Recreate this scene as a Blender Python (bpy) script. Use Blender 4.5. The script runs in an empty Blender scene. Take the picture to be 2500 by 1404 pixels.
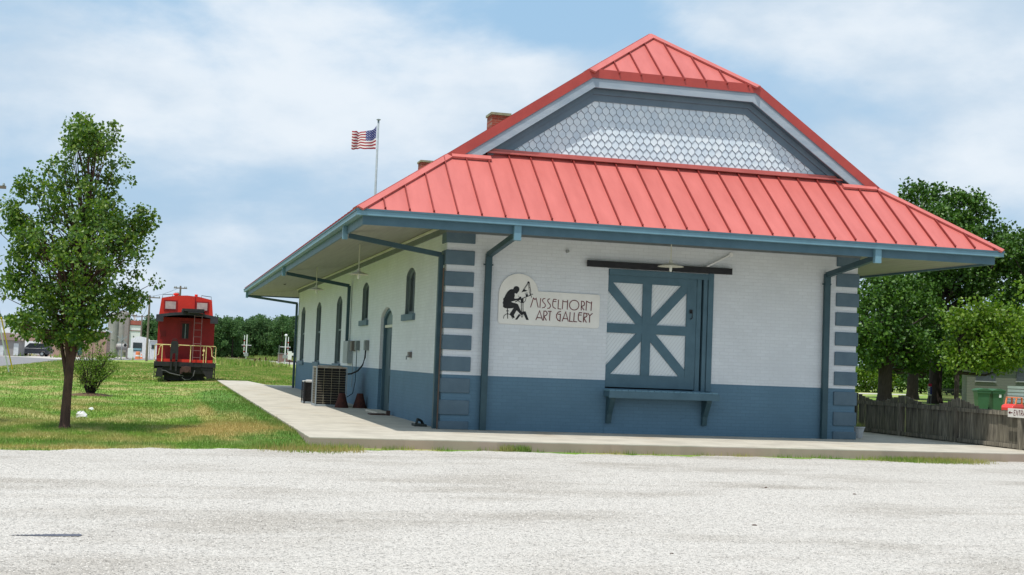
import bpy, bmesh, math, random
import numpy as np
from mathutils import Vector, Matrix
from mathutils.geometry import tessellate_polygon
PI = math.pi
S = bpy.context.scene
C = S.collection
# ------------------------------------------------------------------ camera
FPX, CX, CY = 3255.78, 1250.0, 702.0            # focal length and centre, photograph pixels (2500 x 1404)
CAM = Vector((-5.60875, -26.84745, 1.4))
RT = Vector((0.96621025, -0.2548378, 0.0386711))
UPV = Vector((-0.05177626, -0.0449172, 0.99764807))
FW = Vector((0.25250144, 0.96594003, 0.05659401))
cd = bpy.data.cameras.new('camera'); cam = bpy.data.objects.new('camera', cd); C.objects.link(cam)
cd.sensor_width = 36; cd.lens = 36*FPX/2500; cd.clip_start = .1; cd.clip_end = 6000
cam.matrix_world = Matrix(((RT.x, UPV.x, -FW.x, CAM.x), (RT.y, UPV.y, -FW.y, CAM.y), (RT.z, UPV.z, -FW.z, CAM.z), (0, 0, 0, 1)))
S.camera = cam
def ray(px, py): return FW + RT*((px-CX)/FPX) + UPV*((CY-py)/FPX)
def at(px, py, Y):
    d = ray(px, py); return CAM + d*((Y-CAM.y)/d.y)
def gp(px, py, z=-.17):
    d = ray(px, py); return CAM + d*((z-CAM.z)/d.z)
# ------------------------------------------------------------------ light
TOSUN = Vector((-.277, -.268, 1)).normalized()
sl = bpy.data.lights.new('sun', 'SUN'); sun = bpy.data.objects.new('sun', sl); C.objects.link(sun)
sl.energy = 4.2; sl.angle = math.radians(.55); sl.color = (1, .955, .88)
sun.rotation_euler = TOSUN.to_track_quat('Z', 'Y').to_euler(); sun.location = (-10, -10, 40)
S.view_settings.view_transform = 'Standard'; S.view_settings.look = 'None'
S.view_settings.exposure = 0; S.view_settings.gamma = 1; S.view_settings.use_curve_mapping = False
W = bpy.data.worlds.new('World'); S.world = W; W.use_nodes = True
nt = W.node_tree; nt.nodes.clear()
def nd(t, kind, **k):
    n = t.nodes.new(kind)
    for a, b in k.items():
        if a in n.inputs.keys(): n.inputs[a].default_value = b
        else: setattr(n, a, b)
    return n
def setin(n, i, v): n.inputs[i].default_value = v; return n
out = nd(nt, 'ShaderNodeOutputWorld'); bg = nd(nt, 'ShaderNodeBackground'); bg.inputs[1].default_value = .1
sky = nd(nt, 'ShaderNodeTexSky', sky_type='NISHITA', sun_disc=False, sun_elevation=math.asin(TOSUN.z), sun_rotation=math.atan2(TOSUN.x, TOSUN.y), air_density=1.0, dust_density=1.5, ozone_density=1.5)
tc = nd(nt, 'ShaderNodeTexCoord'); sep = nd(nt, 'ShaderNodeSeparateXYZ')
L = nt.links.new
L(tc.outputs['Generated'], sep.inputs[0])
mp = nd(nt, 'ShaderNodeMapping'); mp.inputs['Scale'].default_value = (1, 1, 2.1); L(tc.outputs['Generated'], mp.inputs[0])
n1 = nd(nt, 'ShaderNodeTexNoise', Scale=5.2, Detail=9.0, Roughness=.56, Distortion=.25); L(mp.outputs[0], n1.inputs['Vector'])
n2 = nd(nt, 'ShaderNodeTexNoise', Scale=13.0, Detail=6.0, Roughness=.55); L(mp.outputs[0], n2.inputs['Vector'])
def M(t, op, a, b=None, clamp=False):
    n = t.nodes.new('ShaderNodeMath'); n.operation = op; n.use_clamp = clamp
    for i, v in enumerate((a, b)):
        if v is None: continue
        if isinstance(v, (int, float)): n.inputs[i].default_value = v
        else: t.links.new(v, n.inputs[i])
    return n.outputs[0]
dens = M(nt, 'ADD', M(nt, 'MULTIPLY', M(nt, 'SUBTRACT', n1.outputs[0], .46), 2.4), M(nt, 'MULTIPLY', M(nt, 'SUBTRACT', n2.outputs[0], .5), 1.0))
BL = [(2160, 70, .11, .55), (2420, 200, .10, .45), (2310, 420, .07, .35), (1240, 190, .055, .5), (640, 210, .13, .42), (980, 330, .09, .25), (160, 250, .10, .25), (1740, 60, .03, .25), (2060, 330, .03, .25),
      (1500, 40, .065, -.7), (1150, 40, .06, -.35), (1960, 240, .05, -.35), (1420, 300, .05, -.3), (400, 40, .06, -.25), (420, 560, .12, -.2), (800, 520, .09, -.2), (2220, 270, .05, -.3), (60, 480, .08, -.2), (1700, 180, .04, -.35)]
for px, py, r, w in BL:
    d = ray(px, py).normalized()
    s = nt.nodes.new('ShaderNodeVectorMath'); s.operation = 'DISTANCE'; L(mp.outputs[0], s.inputs[0]); s.inputs[1].default_value = (d.x, d.y, d.z*2.1)
    m = nd(nt, 'ShaderNodeMapRange', interpolation_type='SMOOTHERSTEP'); L(s.outputs['Value'], m.inputs[0])
    m.inputs[1].default_value = 0; m.inputs[2].default_value = r*1.9; m.inputs[3].default_value = w; m.inputs[4].default_value = 0
    dens = M(nt, 'ADD', dens, m.outputs[0])
mr = nd(nt, 'ShaderNodeMapRange', interpolation_type='SMOOTHSTEP'); L(dens, mr.inputs[0])
mr.inputs[1].default_value = -.5; mr.inputs[2].default_value = .62
n3_ = nd(nt, 'ShaderNodeTexNoise', Scale=4.5, Detail=7.0, Roughness=.55); L(mp.outputs[0], n3_.inputs['Vector'])
n3 = nd(nt, 'ShaderNodeMapRange', interpolation_type='SMOOTHSTEP'); L(n3_.outputs[0], n3.inputs[0]); n3.inputs[1].default_value = .36; n3.inputs[2].default_value = .64
cr = nd(nt, 'ShaderNodeMix', data_type='RGBA'); 
L(n3.outputs[0], cr.inputs[0]); cr.inputs[6].default_value = (5.5, 6.9, 8.35, 1); cr.inputs[7].default_value = (8.2, 8.95, 9.7, 1)
base = nd(nt, 'ShaderNodeMix', data_type='RGBA'); base.inputs[0].default_value = .88
L(sky.outputs[0], base.inputs[6]); base.inputs[7].default_value = (3.7, 6.1, 8.6, 1)
hz = nd(nt, 'ShaderNodeMapRange', interpolation_type='SMOOTHSTEP'); L(sep.outputs[2], hz.inputs[0])
hz.inputs[1].default_value = .0; hz.inputs[2].default_value = .30; hz.inputs[3].default_value = .95; hz.inputs[4].default_value = .1
hb = nd(nt, 'ShaderNodeMix', data_type='RGBA'); L(hz.outputs[0], hb.inputs[0]); L(base.outputs[2], hb.inputs[6]); hb.inputs[7].default_value = (4.75, 6.35, 8.0, 1)
fm = nd(nt, 'ShaderNodeMix', data_type='RGBA'); L(mr.outputs[0], fm.inputs[0]); L(hb.outputs[2], fm.inputs[6]); L(cr.outputs[2], fm.inputs[7])
L(fm.outputs[2], bg.inputs[0]); L(bg.outputs[0], out.inputs[0])

# ------------------------------------------------------------------ materials
MATS = {}
def bsdf(name):
    m = bpy.data.materials.new(name); m.use_nodes = True
    return m, m.node_tree, m.node_tree.nodes['Principled BSDF']
def pm(name, col, col2=None, scale=4, rough=.7, bump=0, bscale=60, metal=0, spec=.3, detail=4, stretch=(1, 1, 1), lo=.35, hi=.65):
    if name in MATS: return MATS[name]
    m, t, b = bsdf(name); lk = t.links.new
    b.inputs['Roughness'].default_value = rough; b.inputs['Metallic'].default_value = metal; b.inputs['Specular IOR Level'].default_value = spec
    if col2 is None: col2 = tuple(c*.82 for c in col)
    c0 = nd(t, 'ShaderNodeTexCoord'); mp_ = nd(t, 'ShaderNodeMapping'); mp_.inputs['Scale'].default_value = stretch; lk(c0.outputs['Object'], mp_.inputs[0])
    n = nd(t, 'ShaderNodeTexNoise', Scale=scale, Detail=detail, Roughness=.6); lk(mp_.outputs[0], n.inputs['Vector'])
    r = nd(t, 'ShaderNodeMapRange'); lk(n.outputs[0], r.inputs[0]); r.inputs[1].default_value = lo; r.inputs[2].default_value = hi
    x = nd(t, 'ShaderNodeMix', data_type='RGBA'); lk(r.outputs[0], x.inputs[0]); x.inputs[6].default_value = (*col, 1); x.inputs[7].default_value = (*col2, 1)
    lk(x.outputs[2], b.inputs['Base Color'])
    if bump:
        n2 = nd(t, 'ShaderNodeTexNoise', Scale=bscale, Detail=4.0); lk(c0.outputs['Object'], n2.inputs['Vector'])
        bp = nd(t, 'ShaderNodeBump', Strength=bump, Distance=.01); lk(n2.outputs[0], bp.inputs['Height']); lk(bp.outputs[0], b.inputs['Normal'])
    MATS[name] = m
    return m
def brickmat(name, col, col2, axis, mortar_mul=.8, bw=.215, bh=.0735, bump=.38, real=False, mcol=None):
    m, t, b = bsdf(name); lk = t.links.new
    b.inputs['Roughness'].default_value = .75; b.inputs['Specular IOR Level'].default_value = .2
    c0 = nd(t, 'ShaderNodeTexCoord'); sp = nd(t, 'ShaderNodeSeparateXYZ'); cb = nd(t, 'ShaderNodeCombineXYZ')
    lk(c0.outputs['Object'], sp.inputs[0]); lk(sp.outputs[0 if axis == 'x' else 1], cb.inputs[0]); lk(sp.outputs[2], cb.inputs[1])
    wob = nd(t, 'ShaderNodeTexNoise', Scale=2.0, Detail=2.0); lk(c0.outputs['Object'], wob.inputs['Vector'])
    va = nd(t, 'ShaderNodeVectorMath'); va.operation = 'SCALE'; lk(wob.outputs['Color'], va.inputs[0]); va.inputs['Scale'].default_value = .02
    vb = nd(t, 'ShaderNodeVectorMath'); vb.operation = 'ADD'; lk(cb.outputs[0], vb.inputs[0]); lk(va.outputs[0], vb.inputs[1])
    br = nd(t, 'ShaderNodeTexBrick', offset=.5, squash=1.0); lk(vb.outputs[0], br.inputs['Vector'])
    br.inputs['Scale'].default_value = 1; br.inputs['Mortar Size'].default_value = .006; br.inputs['Mortar Smooth'].default_value = .4
    br.inputs['Brick Width'].default_value = bw; br.inputs['Row Height'].default_value = bh; br.inputs['Bias'].default_value = 0
    k = .78 if real else .94
    br.inputs['Color1'].default_value = (*col, 1); br.inputs['Color2'].default_value = (*(c*k for c in col), 1)
    br.inputs['Mortar'].default_value = (*(mcol or tuple(c*mortar_mul for c in col)), 1)
    n = nd(t, 'ShaderNodeTexNoise', Scale=1.1, Detail=6.0, Roughness=.65); lk(c0.outputs['Object'], n.inputs['Vector'])
    r = nd(t, 'ShaderNodeMapRange'); lk(n.outputs[0], r.inputs[0]); r.inputs[1].default_value = .38; r.inputs[2].default_value = .75; r.inputs[4].default_value = .75
    x = nd(t, 'ShaderNodeMix', data_type='RGBA'); lk(r.outputs[0], x.inputs[0]); lk(br.outputs[0], x.inputs[6]); x.inputs[7].default_value = (*col2, 1)
    n4 = nd(t, 'ShaderNodeTexNoise', Scale=9.0, Detail=8.0, Roughness=.8); lk(vb.outputs[0], n4.inputs['Vector'])
    r4 = nd(t, 'ShaderNodeMapRange'); lk(n4.outputs[0], r4.inputs[0]); r4.inputs[1].default_value = .56; r4.inputs[2].default_value = .72; r4.inputs[4].default_value = .30
    x4 = nd(t, 'ShaderNodeMix', data_type='RGBA', blend_type='MULTIPLY'); lk(r4.outputs[0], x4.inputs[0]); lk(x.outputs[2], x4.inputs[6]); x4.inputs[7].default_value = (.55, .53, .50, 1)
    lk(x4.outputs[2], b.inputs['Base Color'])
    n2 = nd(t, 'ShaderNodeTexNoise', Scale=45.0, Detail=3.0); lk(c0.outputs['Object'], n2.inputs['Vector'])
    h = M(t, 'ADD', M(t, 'MULTIPLY', M(t, 'SUBTRACT', 1.0, br.outputs['Fac']), 1.0), M(t, 'MULTIPLY', n2.outputs[0], .8))
    bp = nd(t, 'ShaderNodeBump', Strength=bump, Distance=.008); lk(h, bp.inputs['Height']); lk(bp.outputs[0], b.inputs['Normal'])
    MATS[name] = m; return m
WHITE = (.69, .72, .75); BLUE = (.118, .212, .288)
def m_white(ax): return MATS.get('white_brick_'+ax) or brickmat('white_brick_'+ax, WHITE, tuple(c*.84 for c in WHITE), ax, .86)
def m_blue(ax): return MATS.get('blue_brick_'+ax) or brickmat('blue_brick_'+ax, BLUE, tuple(c*.80 for c in BLUE), ax, .84)
blue = pm('blue_paint', (.078, .148, .190), (.064, .126, .163), 3, .5, .15, 40)
blueL = pm('pale_blue_paint', (.16, .295, .36), (.135, .25, .31), 3, .45, .1, 30, stretch=(1, 1, .3))
bluegrey = pm('weathered_blue_grey_board', (.36, .41, .46), (.27, .33, .39), 2.5, .6, .2, 30, stretch=(.4, 1, 2), detail=8)
teal = pm('dark_teal_paint', (.042, .088, .105), (.034, .072, .09), 3, .5)
red = pm('red_metal_roof', (.56, .150, .130), (.46, .110, .094), 2.2, .45, .15, 9, spec=.4, detail=9, lo=.3, hi=.75, stretch=(1.6, .35, .35))
redD = pm('red_metal_trim', (.43, .062, .048), (.36, .05, .04), 2, .45, .1, 20, spec=.45)
soff = pm('soffit_board', (.31, .305, .27), (.26, .255, .225), 2, .7, .1, 20, stretch=(6, .3, 1))
cream = pm('cream_paint', (.66, .65, .54), None, 3, .6)
signw = pm('sign_white', (.80, .78, .73), (.74, .72, .67), 3, .5, detail=6)
black = pm('black_paint', (.012, .012, .014), (.02, .02, .022), 6, .5)
maroon = pm('maroon_letter_paint', (.14, .014, .02), None, 6, .5)
glass = pm('dark_window_glass', (.035, .045, .05), (.02, .028, .032), 2, .12, spec=.8)
conc = pm('concrete', (.62, .565, .47), (.52, .47, .385), .9, .85, .25, 60, detail=9, lo=.3, hi=.75)
whitep = pm('white_paint', (.78, .78, .78), (.7, .7, .7), 5, .5)
rust = pm('rusty_iron', (.09, .03, .02), (.05, .02, .018), 12, .9, .4, 60)
grey = pm('grey_metal', (.30, .32, .32), None, 4, .5)
seamred = pm('seam_red', (.27, .036, .03), (.21, .03, .025), 3, .5)  # darker copy of the roof red, seam side shading put into the colour
galv = pm('galvanised_steel', (.30, .34, .37), (.24, .28, .30), 6, .5)

# ------------------------------------------------------------------ mesh helpers
class MB:
    def __init__(s): s.v = []; s.f = []; s.mi = []; s.sm = False
    def add(s, vs, fs, mi=0):
        k = len(s.v); s.v += [tuple(v) for v in vs]; s.f += [tuple(k+i for i in f) for f in fs]; s.mi += [mi]*len(fs); return s
    def box(s, x0, y0, z0, x1, y1, z1, mi=0):
        v = [(x, y, z) for z in (z0, z1) for y in (y0, y1) for x in (x0, x1)]
        return s.add(v, [(0, 2, 3, 1), (4, 5, 7, 6), (0, 1, 5, 4), (2, 6, 7, 3), (0, 4, 6, 2), (1, 3, 7, 5)], mi)
    def bar(s, a, b, w, h=None, up=(0, 0, 1), mi=0):
        a, b = Vector(a), Vector(b); h = h or w; d = (b-a).normalized(); u = Vector(up)
        if abs(d.dot(u)) > .98: u = Vector((0, 1, 0))
        r = d.cross(u).normalized()*w/2; u = r.cross(d).normalized()*h/2
        v = [p+i*r+j*u for p in (a, b) for i, j in ((-1, -1), (1, -1), (1, 1), (-1, 1))]
        return s.add(v, [(0, 1, 2, 3), (7, 6, 5, 4), (0, 4, 5, 1), (1, 5, 6, 2), (2, 6, 7, 3), (3, 7, 4, 0)], mi)
    def tube(s, pts, r, n=8, cap=True, mi=0):
        pts = [Vector(p) for p in pts]; rs = r if isinstance(r, (list, tuple)) else [r]*len(pts)
        k = len(s.v); ref = Vector((.31, .22, .93)).normalized()
        for i, p in enumerate(pts):
            d = (pts[min(i+1, len(pts)-1)]-pts[max(i-1, 0)]).normalized()
            q = ref if abs(d.dot(ref)) < .95 else Vector((1, 0, 0))
            a = d.cross(q).normalized(); b = d.cross(a)
            for j in range(n):
                t = 2*PI*j/n; s.v.append(tuple(p+(a*math.cos(t)+b*math.sin(t))*rs[i]))
        for i in range(len(pts)-1):
            for j in range(n):
                s.f.append((k+i*n+j, k+i*n+(j+1) % n, k+(i+1)*n+(j+1) % n, k+(i+1)*n+j)); s.mi.append(mi)
        if cap:
            s.f.append(tuple(k+j for j in range(n))); s.f.append(tuple(k+(len(pts)-1)*n+j for j in reversed(range(n)))); s.mi += [mi, mi]
        return s
    def lathe(s, c, prof, n=20, axis='z', mi=0):
        k = len(s.v)
        for r, z in prof:
            for j in range(n):
                t = 2*PI*j/n; a, b = r*math.cos(t), r*math.sin(t)
                p = {'z': (a, b, z), 'x': (z, a, b), 'y': (a, z, b)}[axis]
                s.v.append((c[0]+p[0], c[1]+p[1], c[2]+p[2]))
        for i in range(len(prof)-1):
            for j in range(n):
                s.f.append((k+i*n+j, k+i*n+(j+1) % n, k+(i+1)*n+(j+1) % n, k+(i+1)*n+j)); s.mi.append(mi)
        s.f.append(tuple(k+j for j in range(n))); s.f.append(tuple(k+(len(prof)-1)*n+j for j in range(n))); s.mi += [mi, mi]
        return s
    def prism(s, poly, f0, f1, mi=0):
        """poly: 2-D outline; f0, f1 map (a, b) to 3-D on the two faces"""
        n = len(poly); t = tessellate_polygon([[Vector((a, b, 0)) for a, b in poly]])
        v = [f0(a, b) for a, b in poly]+[f1(a, b) for a, b in poly]
        f = [tuple(x) for x in t]+[tuple(n+i for i in x[::-1]) for x in t]+[(i, (i+1) % n, n+(i+1) % n, n+i) for i in range(n)]
        return s.add(v, f, mi)
    def xz(s, poly, y0, y1, mi=0): return s.prism(poly, lambda a, b: (a, y0, b), lambda a, b: (a, y1, b), mi)
    def yz(s, poly, x0, x1, mi=0): return s.prism(poly, lambda a, b: (x0, a, b), lambda a, b: (x1, a, b), mi)
    def xy(s, poly, z0, z1, mi=0): return s.prism(poly, lambda a, b: (a, b, z0), lambda a, b: (a, b, z1), mi)
    def build(s, name, mat, parent=None, smooth=False, fix=True, bevel=0):
        me = bpy.data.meshes.new(name); me.from_pydata(s.v, [], s.f); me.polygons.foreach_set('material_index', s.mi)
        if fix:
            bm = bmesh.new(); bm.from_mesh(me); bmesh.ops.recalc_face_normals(bm, faces=bm.faces); bm.to_mesh(me); bm.free()
        if smooth: me.polygons.foreach_set('use_smooth', [True]*len(me.polygons))
        o = bpy.data.objects.new(name, me); C.objects.link(o)
        for m in (mat if isinstance(mat, (list, tuple)) else [mat]): me.materials.append(m)
        if parent: o.parent = parent
        if bevel:
            b = o.modifiers.new('b', 'BEVEL'); b.width = bevel; b.segments = 2; b.limit_method = 'ANGLE'
        return o
def tag(o, label=None, cat=None, group=None, kind=None):
    for k, v in (('label', label), ('category', cat), ('group', group), ('kind', kind)):
        if v: o[k] = v
    return o
def empty(name, loc=(0, 0, 0), rz=0, label=None, cat=None, group=None):
    o = bpy.data.objects.new(name, None); C.objects.link(o); o.location = loc; o.rotation_euler = (0, 0, rz); o.empty_display_size = .2
    return tag(o, label, cat, group)
def kids(o): return [c for c in bpy.data.objects if c.parent is o]
def copy_tree(o, parent=None):
    c = o.copy(); C.objects.link(c)
    if parent: c.parent = parent
    for ch in kids(o): copy_tree(ch, c)
    return c
def stroke(mb, pts, w, y0, y1):
    """flat ribbon along a polyline in the x-z plane, with real thickness"""
    n = len(pts); closed = (abs(pts[0][0]-pts[-1][0])+abs(pts[0][1]-pts[-1][1])) < 1e-4
    P = [Vector(p) for p in pts]; Lp = []; Rp = []
    for i in range(n):
        a = P[i-1] if i else (P[-2] if closed else P[0]); b = P[i+1] if i < n-1 else (P[1] if closed else P[-1])
        d1 = (P[i]-a); d2 = (b-P[i])
        d1 = d1.normalized() if d1.length > 1e-6 else d2.normalized(); d2 = d2.normalized() if d2.length > 1e-6 else d1
        t = (d1+d2); t = t.normalized() if t.length > 1e-3 else d1
        nn = Vector((-t.y, t.x)); k = 1/max(.5, nn.dot(Vector((-d1.y, d1.x)))) * w/2
        Lp.append(P[i]+nn*k); Rp.append(P[i]-nn*k)
    for i in range(n-1):
        q = [Lp[i], Lp[i+1], Rp[i+1], Rp[i]]
        mb.add([(p.x, y0, p.y) for p in q]+[(p.x, y1, p.y) for p in q], [(0, 1, 2, 3), (4, 5, 6, 7), (0, 1, 5, 4), (2, 3, 7, 6), (1, 2, 6, 5), (3, 0, 4, 7)])
def npmesh(name, V, F, mat, parent=None, smooth=False):
    me = bpy.data.meshes.new(name); nv = len(V); nf, k = F.shape
    me.vertices.add(nv); me.vertices.foreach_set('co', V.astype(np.float32).ravel())
    me.loops.add(nf*k); me.loops.foreach_set('vertex_index', F.astype(np.int32).ravel())
    me.polygons.add(nf); me.polygons.foreach_set('loop_start', np.arange(nf, dtype=np.int32)*k)
    try: me.polygons.foreach_set('loop_total', np.full(nf, k, np.int32))
    except Exception: pass
    me.update(calc_edges=True); me.validate()
    me.materials.append(mat)
    o = bpy.data.objects.new(name, me); C.objects.link(o)
    if parent: o.parent = parent
    return o
SIGN_OUTLINE=[(1.129, 2.255), (1.151, 2.225), (1.189, 2.212), (3.274, 2.206), (3.318, 2.22), (3.339, 2.256), (3.338, 2.871), (3.326, 2.904), (3.292, 2.916), (1.975, 2.922), (1.95, 3.009), (1.915, 3.08), (1.842, 3.165), (1.753, 3.228), (1.644, 3.263), (1.536, 3.27), (1.43, 3.252), (1.325, 3.205), (1.237, 3.13), (1.172, 3.031), (1.134, 2.915), (1.125, 2.822)]
FIG_POLYS=[[(1.434, 2.956), (1.448, 2.988), (1.483, 3.005), (1.52, 3.002), (1.553, 2.978), (1.563, 2.942), (1.556, 2.905), (1.541, 2.889), (1.531, 2.873), (1.516, 2.849), (1.491, 2.848), (1.47, 2.861), (1.463, 2.838), (1.468, 2.808), (1.457, 2.755), (1.472, 2.741), (1.541, 2.751), (1.577, 2.784), (1.604, 2.792), (1.611, 2.763), (1.564, 2.719), (1.489, 2.703), (1.421, 2.686), (1.394, 2.672), (1.438, 2.656), (1.502, 2.646), (1.546, 2.625), (1.569, 2.575), (1.604, 2.504), (1.659, 2.465), (1.646, 2.408), (1.608, 2.416), (1.557, 2.471), (1.519, 2.5), (1.509, 2.484), (1.464, 2.399), (1.484, 2.354), (1.467, 2.332), (1.434, 2.351), (1.39, 2.391), (1.377, 2.431), (1.403, 2.463), (1.453, 2.548), (1.41, 2.538), (1.325, 2.532), (1.256, 2.537), (1.223, 2.563), (1.226, 2.61), (1.212, 2.645), (1.227, 2.682), (1.22, 2.728), (1.247, 2.757), (1.271, 2.818), (1.311, 2.882), (1.352, 2.921), (1.384, 2.936), (1.427, 2.938)], [(1.698, 2.84), (1.752, 2.848), (1.748, 2.801), (1.711, 2.794)], [(1.594, 2.752), (1.658, 2.765), (1.662, 2.672), (1.603, 2.664)], [(1.494, 2.308), (1.537, 2.306), (1.608, 2.406), (1.575, 2.43), (1.555, 2.403)], [(1.659, 2.486), (1.712, 2.486), (1.789, 2.311), (1.735, 2.31), (1.683, 2.409), (1.661, 2.434)], [(1.611, 2.877), (1.641, 2.941), (1.661, 2.957), (1.695, 2.933), (1.743, 2.923), (1.696, 2.904), (1.642, 2.894)], [(1.726, 3.09), (1.736, 3.114), (1.762, 3.118), (1.779, 3.098), (1.775, 3.077), (1.743, 3.07)]]
FIG_STROKES=[([(1.32, 2.532), (1.334, 2.321)], 0.0161), ([(1.296, 2.479), (1.351, 2.482)], 0.0141), ([(1.246, 2.317), (1.252, 2.374), (1.288, 2.406), (1.324, 2.424), (1.373, 2.41), (1.411, 2.381), (1.441, 2.321)], 0.0121), ([(1.539, 2.806), (1.572, 2.777)], 0.006), ([(1.48, 2.672), (1.606, 2.742), (1.711, 2.789), (1.817, 2.835)], 0.0161), ([(1.794, 2.853), (1.859, 2.853)], 0.0141), ([(1.817, 2.835), (1.832, 2.784)], 0.0121), ([(1.709, 2.84), (1.686, 2.87)], 0.005), ([(1.722, 2.841), (1.712, 2.887)], 0.005), ([(1.732, 2.842), (1.739, 2.883)], 0.005), ([(1.543, 2.698), (1.609, 2.665), (1.662, 2.667), (1.703, 2.716), (1.712, 2.768)], 0.0101), ([(1.61, 2.721), (1.625, 2.464)], 0.0141), ([(1.647, 2.723), (1.659, 2.465)], 0.0141), ([(1.617, 2.463), (1.622, 2.381), (1.64, 2.361), (1.657, 2.382), (1.659, 2.465)], 0.0121), ([(1.656, 2.952), (1.747, 3.097)], 0.0101), ([(1.675, 2.948), (1.755, 3.087)], 0.005), ([(1.748, 3.081), (1.782, 2.886)], 0.008), ([(1.772, 3.088), (1.812, 2.892)], 0.0121), ([(1.762, 2.988), (1.794, 2.99)], 0.0101), ([(1.793, 2.891), (1.806, 2.83)], 0.0201)]
LETTERS=[[(1.816, 2.576), (1.873, 2.776), (1.906, 2.741), (1.932, 2.774), (1.983, 2.579)], [(2.029, 2.779), (2.021, 2.576)], [(2.13, 2.778), (2.089, 2.771), (2.068, 2.739), (2.086, 2.703), (2.131, 2.659), (2.14, 2.623), (2.117, 2.589), (2.069, 2.578)], [(2.235, 2.778), (2.195, 2.766), (2.182, 2.734), (2.2, 2.699), (2.243, 2.654), (2.251, 2.623), (2.228, 2.58), (2.181, 2.573)], [(2.379, 2.768), (2.316, 2.772), (2.301, 2.735), (2.294, 2.651), (2.312, 2.6), (2.367, 2.577)], [(2.3, 2.724), (2.374, 2.726)], [(2.42, 2.767), (2.416, 2.576), (2.487, 2.572)], [(2.518, 2.766), (2.511, 2.573)], [(2.513, 2.733), (2.623, 2.73)], [(2.621, 2.772), (2.618, 2.568)], [(2.873, 2.674), (2.871, 2.651), (2.864, 2.629), (2.853, 2.609), (2.837, 2.592), (2.818, 2.579), (2.796, 2.57), (2.773, 2.567), (2.75, 2.568), (2.728, 2.575), (2.707, 2.586), (2.69, 2.601), (2.677, 2.62), (2.669, 2.641), (2.665, 2.664), (2.667, 2.687), (2.674, 2.709), (2.686, 2.729), (2.701, 2.746), (2.721, 2.759), (2.742, 2.768), (2.765, 2.771), (2.788, 2.77), (2.811, 2.763), (2.831, 2.752), (2.848, 2.737), (2.861, 2.718), (2.869, 2.697), (2.873, 2.674)], [(2.926, 2.567), (2.928, 2.761), (2.972, 2.757), (2.997, 2.722), (2.986, 2.674), (2.93, 2.649), (2.992, 2.57)], [(3.034, 2.567), (3.04, 2.766), (3.099, 2.738), (3.151, 2.73)], [(3.152, 2.764), (3.144, 2.567)], [(1.942, 2.318), (2.018, 2.518), (2.09, 2.314)], [(1.969, 2.371), (2.061, 2.365)], [(2.109, 2.315), (2.11, 2.512), (2.153, 2.514), (2.185, 2.474), (2.169, 2.432), (2.114, 2.403), (2.173, 2.318)], [(2.196, 2.514), (2.277, 2.513)], [(2.245, 2.514), (2.238, 2.321)], [(2.483, 2.523), (2.424, 2.506), (2.391, 2.453), (2.387, 2.395), (2.42, 2.34), (2.469, 2.318), (2.475, 2.462), (2.42, 2.461)], [(2.516, 2.318), (2.587, 2.519), (2.651, 2.319)], [(2.538, 2.376), (2.625, 2.375)], [(2.685, 2.519), (2.679, 2.323), (2.747, 2.32)], [(2.778, 2.513), (2.771, 2.324), (2.844, 2.32)], [(2.948, 2.515), (2.888, 2.518), (2.871, 2.475), (2.867, 2.386), (2.889, 2.34), (2.944, 2.322)], [(2.871, 2.465), (2.939, 2.468)], [(2.983, 2.318), (2.99, 2.512), (3.042, 2.509), (3.062, 2.474), (3.044, 2.436), (2.99, 2.41), (3.052, 2.316)], [(3.074, 2.516), (3.12, 2.461), (3.179, 2.516)], [(3.12, 2.461), (3.118, 2.319)]]
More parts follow.
